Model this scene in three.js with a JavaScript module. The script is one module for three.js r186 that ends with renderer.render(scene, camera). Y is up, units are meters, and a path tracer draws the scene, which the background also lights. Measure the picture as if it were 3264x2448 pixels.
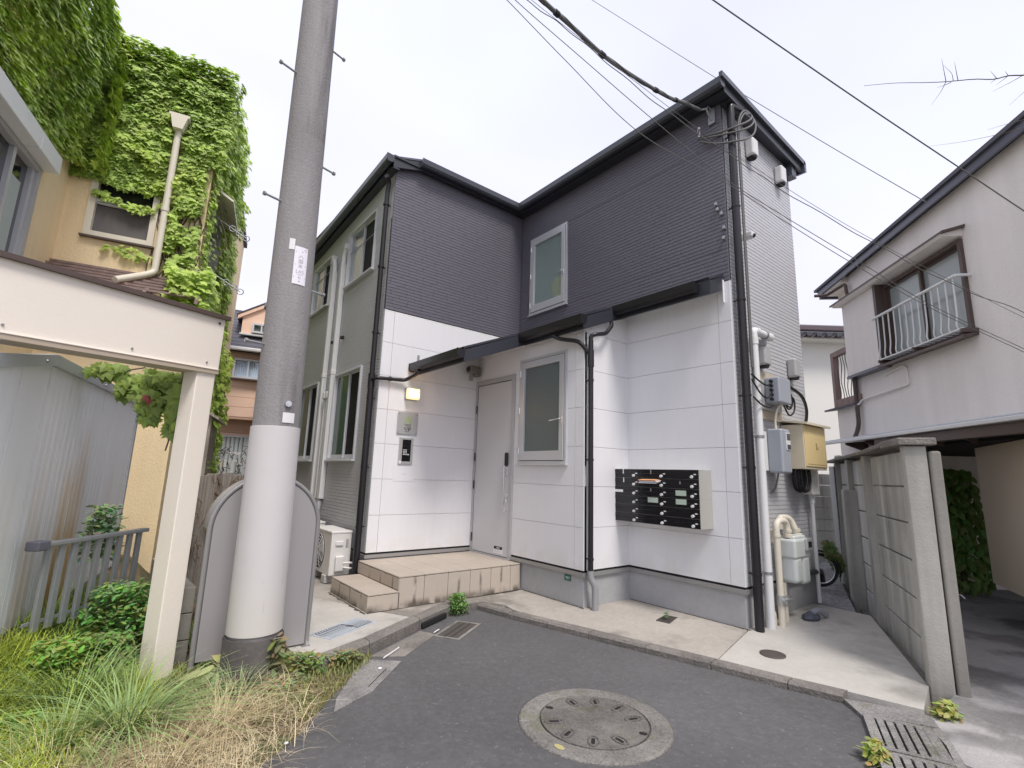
import * as THREE from 'three';
import { mergeGeometries } from 'three/addons/utils/BufferGeometryUtils.js';
import { RoundedBoxGeometry } from 'three/addons/geometries/RoundedBoxGeometry.js';

// ------------------------------------------------------------------ camera, sky, sun, exposure
const scene = new THREE.Scene();
const camera = new THREE.PerspectiveCamera(76.14, 4 / 3, 0.05, 600);
camera.rotation.order = 'YXZ';
camera.position.set(0, 1.5, 0);
camera.rotation.set(0.1838, -0.67274, 0.03142);
scene.add(camera);
const renderer = new THREE.WebGLRenderer({ antialias: true });
renderer.setSize(1024, 768);
renderer.toneMapping = THREE.LinearToneMapping;
renderer.toneMappingExposure = 2.0;
renderer.shadowMap.enabled = true;

function rand(seed) { let a = seed >>> 0; return () => { a = (a + 0x6D2B79F5) | 0; let t = Math.imul(a ^ (a >>> 15), 1 | a); t = (t + Math.imul(t ^ (t >>> 7), 61 | t)) ^ t; return ((t ^ (t >>> 14)) >>> 0) / 4294967296; }; }
// tileable value noise, n cells per unit square
function makeNoise(seed) {
  const r = rand(seed), T = new Float32Array(65536); for (let i = 0; i < 65536; i++) T[i] = r();
  const v = (x, y, px, py) => { x = ((x % px) + px) % px; y = ((y % py) + py) % py; return T[(x + y * 251) & 65535]; };
  const n2 = (x, y, px, py) => { const xi = Math.floor(x), yi = Math.floor(y), fx = x - xi, fy = y - yi, a = fx * fx * (3 - 2 * fx), b = fy * fy * (3 - 2 * fy);
    return (v(xi, yi, px, py) * (1 - a) + v(xi + 1, yi, px, py) * a) * (1 - b) + (v(xi, yi + 1, px, py) * (1 - a) + v(xi + 1, yi + 1, px, py) * a) * b; };
  return { n: n2, fbm(u, v_, c, oct = 4, cy = c) { let s = 0, k = 0, a = 1; for (let o = 0; o < oct; o++) { const m = 1 << o; s += a * n2(u * c * m, v_ * cy * m, c * m, cy * m); k += a; a *= 0.55; } return s / k; } };
}
const N1 = makeNoise(11), N2 = makeNoise(29), N3 = makeNoise(53);
const ss = (a, b, x) => { const t = Math.min(1, Math.max(0, (x - a) / (b - a))); return t * t * (3 - 2 * t); };
const mix = (a, b, t) => a + (b - a) * t, clamp = (x, a = 0, b = 1) => Math.min(b, Math.max(a, x));

{ // overcast sky: thin bright cloud, slightly brighter and bluer patches
  const w = 512, h = 256, d = new Float32Array(w * h * 4);
  for (let y = 0; y < h; y++) for (let x = 0; x < w; x++) {
    const el = (y + 0.5) / h * 2 - 1;                                  // -1 nadir .. 1 zenith
    const c = N1.fbm(x / w, y / h, 6, 5), k = N2.fbm(x / w, y / h, 4, 4);
    let L = 0.535 + 0.20 * (c - 0.5) + 0.05 * Math.max(0, el); const b = 0.5 + (k - 0.5) * 2.6;
    if (el < -0.02) L *= 0.35;
    const i = (y * w + x) * 4; d[i] = L * mix(0.95, 0.86, clamp(b)); d[i + 1] = L * mix(0.94, 0.885, clamp(b)); d[i + 2] = L * 1.07; d[i + 3] = 1;
  }
  const t = new THREE.DataTexture(d, w, h, THREE.RGBAFormat, THREE.FloatType);
  t.mapping = THREE.EquirectangularReflectionMapping; t.magFilter = t.minFilter = THREE.LinearFilter; t.wrapS = THREE.RepeatWrapping; t.needsUpdate = true;
  scene.background = t; scene.environment = t;
}
const sun = new THREE.DirectionalLight(0xfff8f2, 1.5);
sun.position.set(-1, 35, 17); sun.target.position.set(3, 0, -4); scene.add(sun, sun.target);
sun.castShadow = true; sun.shadow.radius = 34; sun.shadow.mapSize.set(2048, 2048);
Object.assign(sun.shadow.camera, { left: -18, right: 18, top: 18, bottom: -18, near: 1, far: 90 });

// ------------------------------------------------------------------ helpers
const V = (x, y, z) => new THREE.Vector3(x, y, z);
const used = {};
function numbered(n) { used[n] = (used[n] || 0) + 1; return used[n] === 1 ? n : n + '_' + String(used[n] - 1).padStart(3, '0'); }
function tag(o, label, category, group, kind) { if (label) o.userData.label = label; if (category) o.userData.category = category; if (group) o.userData.group = group; if (kind) o.userData.kind = kind; return o; }
function thing(name, label, category, pos = [0, 0, 0], turn = 0, group) {
  const o = new THREE.Group(); o.name = numbered(name); o.position.set(...pos); o.rotation.y = turn; scene.add(o); return tag(o, label, category, group);
}
function part(name, parent) { const o = new THREE.Group(); o.name = name; parent.add(o); return o; }
// metre-true uv from each triangle's dominant direction
function uvm(g) {
  g = g.index ? g.toNonIndexed() : g; const p = g.attributes.position, uv = new Float32Array(p.count * 2), a = V(), b = V(), c = V(), n = V();
  for (let i = 0; i < p.count; i += 3) {
    a.fromBufferAttribute(p, i); b.fromBufferAttribute(p, i + 1); c.fromBufferAttribute(p, i + 2);
    n.subVectors(b, a).cross(c.clone().sub(a)); const x = Math.abs(n.x), y = Math.abs(n.y), z = Math.abs(n.z);
    for (let k = 0; k < 3; k++) { const q = [a, b, c][k], j = (i + k) * 2;
      if (y >= x && y >= z) { uv[j] = q.x; uv[j + 1] = q.z; } else if (x >= z) { uv[j] = q.z; uv[j + 1] = q.y; } else { uv[j] = q.x; uv[j + 1] = q.y; } }
  }
  g.setAttribute('uv', new THREE.BufferAttribute(uv, 2)); return g;
}
function mesh(name, geos, m, parent = scene, keepUV = false) {
  let list = (Array.isArray(geos) ? geos : [geos]).flat(3).filter(Boolean);
  list = list.map((g) => keepUV ? (g.index ? g.toNonIndexed() : g) : uvm(g));
  if (!list.every((g) => g.attributes.color)) list.forEach((g) => g.deleteAttribute('color'));
  const g = list.length > 1 ? mergeGeometries(list) : list[0];
  const o = new THREE.Mesh(g, m); o.castShadow = o.receiveShadow = true; o.name = parent === scene ? numbered(name) : name; parent.add(o); return o;
}
const bx = (x0, x1, y0, y1, z0, z1) => { const g = new THREE.BoxGeometry(Math.abs(x1 - x0), Math.abs(y1 - y0), Math.abs(z1 - z0)); g.translate((x0 + x1) / 2, (y0 + y1) / 2, (z0 + z1) / 2); return g; };
const rb = (x0, x1, y0, y1, z0, z1, r = 0.008, s = 2) => { const w = Math.abs(x1 - x0), h = Math.abs(y1 - y0), d = Math.abs(z1 - z0), g = new RoundedBoxGeometry(w, h, d, s, Math.min(r, w / 2.02, h / 2.02, d / 2.02)); g.translate((x0 + x1) / 2, (y0 + y1) / 2, (z0 + z1) / 2); return g; };
function cyl(a, b, r0, r1 = r0, seg = 14, open = false) { // from a to b
  const A = V(...a), B = V(...b), d = B.clone().sub(A), L = d.length(), g = new THREE.CylinderGeometry(r1, r0, L, seg, 1, open);
  g.translate(0, L / 2, 0); g.applyQuaternion(new THREE.Quaternion().setFromUnitVectors(V(0, 1, 0), d.normalize())); g.translate(A.x, A.y, A.z); return g;
}
// swept tube along points; corners rounded with fillet radius f
function tube(pts, r, f = 0, seg = 10, taper = null) {
  let P = pts.map((p) => Array.isArray(p) ? V(...p) : p.clone());
  if (f > 0 && P.length > 2) { const Q = [P[0]]; for (let i = 1; i < P.length - 1; i++) { const a = P[i - 1].clone().sub(P[i]), b = P[i + 1].clone().sub(P[i]); const k = Math.min(f, a.length() * 0.48, b.length() * 0.48), s = P[i].clone().addScaledVector(a.normalize(), k), e = P[i].clone().addScaledVector(b.normalize(), k);
    for (let t = 0; t <= 6; t++) { const u = t / 6; Q.push(s.clone().multiplyScalar((1 - u) * (1 - u)).addScaledVector(P[i], 2 * u * (1 - u)).addScaledVector(e, u * u)); } } Q.push(P[P.length - 1]); P = Q; }
  const pos = [], nor = [], idx = []; let t0 = P[1].clone().sub(P[0]).normalize(), nrm = Math.abs(t0.y) < 0.9 ? V(0, 1, 0).cross(t0).normalize() : V(1, 0, 0).cross(t0).normalize();
  const cap = (i, sgn) => { const s = pos.length / 3; const c = P[i], tt = sgn < 0 ? P[1].clone().sub(P[0]).normalize().negate() : P[i].clone().sub(P[i - 1]).normalize(); pos.push(c.x, c.y, c.z); nor.push(tt.x, tt.y, tt.z);
    const base = i * (seg + 1); for (let k = 0; k <= seg; k++) { pos.push(pos[(base + k) * 3], pos[(base + k) * 3 + 1], pos[(base + k) * 3 + 2]); nor.push(tt.x, tt.y, tt.z); }
    for (let k = 0; k < seg; k++) sgn < 0 ? idx.push(s, s + 2 + k, s + 1 + k) : idx.push(s, s + 1 + k, s + 2 + k); };
  for (let i = 0; i < P.length; i++) {
    const t = (i === 0 ? P[1].clone().sub(P[0]) : i === P.length - 1 ? P[i].clone().sub(P[i - 1]) : P[i + 1].clone().sub(P[i]).normalize().add(P[i].clone().sub(P[i - 1]).normalize())).normalize();
    nrm.addScaledVector(t, -nrm.dot(t)).normalize(); const bn = t.clone().cross(nrm), rr = taper ? taper(i / (P.length - 1)) * r : r;
    for (let k = 0; k <= seg; k++) { const a = k / seg * Math.PI * 2, c = Math.cos(a), s = Math.sin(a), n = nrm.clone().multiplyScalar(c).addScaledVector(bn, s); pos.push(P[i].x + n.x * rr, P[i].y + n.y * rr, P[i].z + n.z * rr); nor.push(n.x, n.y, n.z); }
    if (i) for (let k = 0; k < seg; k++) { const a = (i - 1) * (seg + 1) + k, b = i * (seg + 1) + k; idx.push(a, a + 1, b, b, a + 1, b + 1); }
  }
  cap(0, -1); cap(P.length - 1, 1);
  const g = new THREE.BufferGeometry(); g.setAttribute('position', new THREE.Float32BufferAttribute(pos, 3)); g.setAttribute('normal', new THREE.Float32BufferAttribute(nor, 3)); g.setAttribute('uv', new THREE.Float32BufferAttribute(new Float32Array(pos.length / 3 * 2), 2)); g.setIndex(idx); return g;
}
const curve = (pts, n = 40) => new THREE.CatmullRomCurve3(pts.map((p) => V(...p)), false, 'centripetal').getPoints(n);
// polygon in x,z (with optional y per corner) as a slab of thickness t
function slab(pts, y, t = 0.1) { // pts [x,z,(y)]
  const sh = pts.map((p) => new THREE.Vector2(p[0], p[1])), ccw = THREE.ShapeUtils.isClockWise(sh) ? pts.slice() : pts.slice().reverse();
  const c2 = ccw.map((p) => new THREE.Vector2(p[0], p[1])), F = THREE.ShapeUtils.triangulateShape(c2, []), pos = [], yy = (p) => p[2] !== undefined ? p[2] : y;
  const q = (a, b, c) => pos.push(...a, ...b, ...c), top = ccw.map((p) => [p[0], yy(p), p[1]]), bot = ccw.map((p) => [p[0], yy(p) - t, p[1]]);
  for (const f of F) { const A = top[f[0]], B = top[f[1]], C = top[f[2]], n = (B[2] - A[2]) * (C[0] - A[0]) - (B[0] - A[0]) * (C[2] - A[2]); n > 0 ? q(A, B, C) : q(A, C, B); }
  for (let i = 0; i < ccw.length; i++) { const j = (i + 1) % ccw.length; q(top[i], top[j], bot[i]); q(bot[i], top[j], bot[j]); }
  const g = new THREE.BufferGeometry(); g.setAttribute('position', new THREE.Float32BufferAttribute(pos, 3)); g.computeVertexNormals(); g.setAttribute('uv', new THREE.Float32BufferAttribute(new Float32Array(pos.length / 3 * 2), 2)); return g;
}
// vertical profile polygon extruded; axis 'z' : pts are [x,y], from z0 to z1 ; axis 'x' : pts are [z,y]
function prism(pts, a0, a1, axis = 'z', holes = []) {
  const s = new THREE.Shape(pts.map((p) => new THREE.Vector2(p[0], p[1]))); for (const h of holes) s.holes.push(new THREE.Path(h.map((p) => new THREE.Vector2(p[0], p[1]))));
  const g = new THREE.ExtrudeGeometry(s, { depth: Math.abs(a1 - a0), bevelEnabled: false, curveSegments: 24 }); 
  if (axis === 'z') g.translate(0, 0, Math.min(a0, a1)); else { g.rotateY(-Math.PI / 2); g.translate(Math.max(a0, a1), 0, 0); }
  return g;
}
const sRGB = (x) => { x = clamp(x); return Math.round(255 * (x <= 0.0031308 ? x * 12.92 : 1.055 * Math.pow(x, 1 / 2.4) - 0.055)); };
function colTex(w, h, sizeU, sizeV, fn) {
  const d = new Uint8Array(w * h * 4); for (let y = 0; y < h; y++) for (let x = 0; x < w; x++) { const c = fn((x + 0.5) / w, (y + 0.5) / h), i = (y * w + x) * 4; d[i] = sRGB(c[0]); d[i + 1] = sRGB(c[1]); d[i + 2] = sRGB(c[2]); d[i + 3] = 255; }
  const t = new THREE.DataTexture(d, w, h); t.colorSpace = THREE.SRGBColorSpace; return fin(t, sizeU, sizeV);
}
function bumpTex(w, h, sizeU, sizeV, fn) {
  const d = new Uint8Array(w * h * 4); for (let y = 0; y < h; y++) for (let x = 0; x < w; x++) { const c = Math.round(255 * clamp(fn((x + 0.5) / w, (y + 0.5) / h))), i = (y * w + x) * 4; d[i] = d[i + 1] = d[i + 2] = c; d[i + 3] = 255; }
  return fin(new THREE.DataTexture(d, w, h), sizeU, sizeV);
}
function fin(t, su, sv) { t.wrapS = t.wrapT = THREE.RepeatWrapping; t.magFilter = THREE.LinearFilter; t.minFilter = THREE.LinearMipmapLinearFilter; t.generateMipmaps = true; t.repeat.set(1 / su, 1 / sv); t.needsUpdate = true; return t; }
function canvasTex(w, h, draw) { const c = document.createElement('canvas'); c.width = w; c.height = h; const x = c.getContext('2d'); draw(x, w, h); const t = new THREE.CanvasTexture(c); t.colorSpace = THREE.SRGBColorSpace; return t; }
const std = (r, g, b, rough = 0.7, o = {}) => new THREE.MeshStandardMaterial({ color: new THREE.Color().setRGB(r, g, b), roughness: rough, ...o });
const white3 = new THREE.Color(1, 1, 1);
const mapped = (map, rough = 0.8, o = {}) => new THREE.MeshStandardMaterial({ color: white3, map, roughness: rough, ...o });
// printed flat sheet, facing +z before turn
function sheet(name, w, h, tex, parent, pos, ry = 0, rough = 0.5, o = {}) {
  const g = new THREE.PlaneGeometry(w, h); const m = mesh(name, g, new THREE.MeshStandardMaterial({ map: tex, roughness: rough, ...o }), parent, true); m.position.set(...pos); m.rotation.y = ry; return m;
}

// ------------------------------------------------------------------ materials
const fineBump = bumpTex(256, 256, 0.35, 0.35, (u, v) => N2.fbm(u, v, 32, 3));
const stuccoBump = bumpTex(256, 256, 0.5, 0.5, (u, v) => N1.fbm(u, v, 40, 3));
const sidingBump = bumpTex(512, 512, 0.91, 0.455, (u, v) => {
  const row = Math.floor(v * 10), fv = v * 10 - row, off = (row * 0.37 + (row % 3) * 0.21) % 1, uu = (u * 4 + off) % 1, cell = Math.floor(u * 4 + off);
  let h = 0.72 + 0.22 * (N3.n(cell * 3.7 + row * 7.3, row * 1.9, 97, 89) - 0.5) + 0.16 * N1.fbm(u, v, 24, 2);
  if (uu < 0.035) h *= 0.15; return h;
});
sidingBump.offset.set(0, -0.49 / 0.455);
const speck = (u, v, c, f) => { const n = N3.n(u * f, v * f, f, f); return n > 0.86 ? c : 0; };
const asphaltMap = colTex(1024, 1024, 5.2, 5.2, (u, v) => { const a = N1.fbm(u, v, 5, 5), b = N2.fbm(u, v, 180, 2), k = 0.108 + 0.06 * (a - 0.5) + 0.03 * (b - 0.5) + (N3.n(u * 400, v * 400, 400, 400) > 0.94 ? 0.07 : 0) + (N1.n(u * 300, v * 300, 300, 300) > 0.988 ? 0.3 : 0) + speck(u, v, 0.02, 240); return [k * 1.0, k * 0.975, k * 0.99]; });
const asphaltBump = bumpTex(512, 512, 0.8, 0.8, (u, v) => 0.5 * N2.fbm(u, v, 90, 2) + 0.5 * N3.n(u * 128, v * 128, 128, 128));
const paveMap = colTex(1024, 1024, 3.7, 3.7, (u, v) => { const a = N1.fbm(u, v, 4, 5), s = ss(0.50, 0.72, N2.fbm(u, v, 6, 5)), b = N3.fbm(u, v, 120, 2); const k = 0.39 + 0.24 * (a - 0.5) + 0.07 * (b - 0.5) - 0.17 * s; return [k, k * 0.925, k * 0.815]; });
const paveLight = colTex(512, 512, 2.9, 2.9, (u, v) => { const a = N2.fbm(u, v, 4, 5), b = N3.fbm(u, v, 100, 2), k = 0.475 + 0.28 * (a - 0.5) + 0.05 * (b - 0.5) - 0.13 * ss(0.52, 0.75, N1.fbm(u, v, 5, 5)); return [k, k * 0.96, k * 0.875]; });
const kerbMap = colTex(512, 512, 1.6, 1.6, (u, v) => { const a = N2.fbm(u, v, 6, 5), b = N1.fbm(u, v, 90, 2), k = 0.21 + 0.2 * (a - 0.5) + 0.09 * (b - 0.5); return [k, k * 0.92, k * 0.83]; });
const concMap = colTex(1024, 1024, 2.6, 2.6, (u, v) => { const st = N1.fbm(u, v, 22, 3, 2), a = N2.fbm(u, v, 4, 5), b = N3.fbm(u, v, 90, 2), k = 0.50 + 0.34 * (a - 0.5) + 0.42 * (st - 0.5) + 0.05 * (b - 0.5); return [k, k * 0.99, k * 0.93]; });
const foundMap = colTex(512, 512, 2, 2, (u, v) => { const a = N2.fbm(u, v, 4, 5), b = N3.fbm(u, v, 60, 2), k = 0.40 + 0.13 * (a - 0.5) + 0.04 * (b - 0.5); return [k * 0.98, k * 0.99, k]; });
const tileTop = colTex(512, 512, 1.7, 1.7, (u, v) => { const a = N1.fbm(u, v, 5, 5), b = N3.fbm(u, v, 80, 2), k = 1 + 0.22 * (a - 0.5) + 0.08 * (b - 0.5); return [0.46 * k, 0.40 * k, 0.335 * k]; });
const tileRiser = colTex(1024, 256, 3.0, 0.41, (u, v) => { const a = N1.fbm(u, v, 8, 4, 2), j = Math.abs(((u * 3.0 - 2.52 + 30) % 0.305) - 0.1525) / 0.1525, n = N2.fbm(u, v, 40, 3, 3); const s = clamp(ss(0.46, 0.25, v) * ss(0.2, 0.65, n) * 1.0 + ss(0.80, 1.0, j) * ss(0.35, 0.65, n) * 0.8 + ss(0.93, 1.0, v) * ss(0.45, 0.7, n) * 0.5), k = 1 + 0.2 * (a - 0.5); return [mix(0.50, 0.13, s) * k, mix(0.435, 0.11, s) * k, mix(0.365, 0.085, s) * k]; });
const plasterMap = colTex(512, 512, 4.3, 4.3, (u, v) => { const a = N1.fbm(u, v, 4, 5), st = N2.fbm(u, v, 30, 3, 2), k = 0.86 + 0.09 * (a - 0.5) + 0.11 * (st - 0.5); return [k, k * 0.95, k * 0.895]; });
const creamMap = colTex(512, 512, 3.1, 3.1, (u, v) => { const a = N2.fbm(u, v, 4, 5), st = N1.fbm(u, v, 26, 3, 2), k = 1 + 0.18 * (a - 0.5) + 0.16 * (st - 0.5); return [0.86 * k, 0.70 * k, 0.44 * k]; });
const rustMap = colTex(1024, 512, 2.6, 2.6, (u, v) => { // shed sheet: pale grey paint with rust runs low down
  const st = N1.fbm(u, v, 40, 3, 2), a = N2.fbm(u, v, 5, 4), run = ss(0.50, 0.80, N3.fbm(u, v * 0.5, 12, 3, 1)), low = ss(0.72, 0.25, v + 0.25 * (a - 0.5));
  const band = Math.exp(-Math.pow((u - 0.655) / 0.08, 2)); const q = clamp(low * (band * (0.8 + 0.6 * run) + 0.35 * run)), k = 0.88 + 0.08 * (st - 0.5) + 0.05 * (a - 0.5);
  return [mix(k * 0.98, 0.66, q), mix(k, 0.43, q), mix(k * 1.03, 0.19, q)]; });
const poleMap = colTex(512, 1024, 1.1, 4.2, (u, v) => { const st = ss(0.45, 0.75, N1.fbm(u, v, 7, 4, 3)), a = N2.fbm(u, v, 5, 5), b = N3.fbm(u, v, 80, 2), k = 0.275 + 0.12 * (a - 0.5) + 0.03 * (b - 0.5) - 0.13 * st * ss(0.75, 0.3, v); return [k, k * 0.965, k * 0.965]; });
const vinylMap = colTex(512, 512, 1.0, 1.6, (u, v) => { const a = N1.fbm(u, v, 4, 5), sc = N2.n(u * 60, v * 9, 60, 9) > 0.93 ? -0.06 : 0, low = ss(0.35, 0.0, v), k = 0.62 + 0.06 * (a - 0.5) + sc * ss(0.5, 0.2, v); return [k, k * 0.965, k * (0.965 - 0.06 * low)]; });
const soilMap = colTex(512, 512, 1.7, 1.7, (u, v) => { const a = N1.fbm(u, v, 8, 5), g = ss(0.45, 0.65, N2.fbm(u, v, 6, 4)), k = 0.6 + 0.8 * a; return [mix(0.20, 0.10, g) * k, mix(0.15, 0.12, g) * k, mix(0.085, 0.04, g) * k]; });
const gravelMap = colTex(512, 512, 1.2, 1.2, (u, v) => { const a = N1.fbm(u, v, 60, 3), b = N2.fbm(u, v, 5, 3), k = 0.2 + 0.35 * a * a + 0.12 * (b - 0.5); return [k, k, k * 1.02]; });
const brownWood = colTex(256, 256, 0.6, 0.6, (u, v) => { const a = N1.fbm(u, v, 20, 3, 4), k = 0.7 + 0.6 * a; return [0.26 * k, 0.185 * k, 0.17 * k]; });
const greyWood = colTex(256, 512, 0.5, 1, (u, v) => { const a = N1.fbm(u, v, 40, 4, 3), k = 0.45 + 1.0 * a; return [0.36 * k, 0.32 * k, 0.27 * k]; });
const lidMap = colTex(512, 512, 1.0, 1.0, (u, v) => { const a = N2.fbm(u, v, 6, 5), b = N3.fbm(u, v, 90, 2), m = ss(0.55, 0.75, N1.fbm(u, v, 9, 4)), k = 0.245 + 0.2 * (a - 0.5) + 0.16 * (b - 0.5); return [k * mix(1, 0.85, m), k * mix(0.97, 0.86, m), k * mix(0.92, 0.68, m)]; });
const driveMap = colTex(512, 512, 2.4, 2.4, (u, v) => { const a = N1.fbm(u, v, 4, 5), b = N3.fbm(u, v, 90, 2), s = ss(0.5, 0.7, N2.fbm(u, v, 5, 5)), k = 0.38 + 0.2 * (a - 0.5) + 0.06 * (b - 0.5) - 0.17 * s; return [k, k * 0.97, k * 0.95]; });
const whitePanelMap = colTex(256, 512, 1.9, 3.2, (u, v) => { const a = N1.fbm(u, v, 4, 4), st = N2.fbm(u, v, 34, 3, 2), sp = ss(0.10, 0.0, v) * ss(0.3, 0.7, N3.fbm(u, v, 12, 4, 20)), rn = ss(0.62, 0.85, N3.n(u * 40, v * 3, 40, 3)) * 0.012, k = 0.82 + 0.03 * (a - 0.5) + 0.02 * (st - 0.5) - 0.06 * sp - rn; return [k * 0.985, k * 0.985, k * 1.005 - 0.04 * sp]; });
whitePanelMap.offset.set(0, -0.45 / 3.2);

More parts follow.
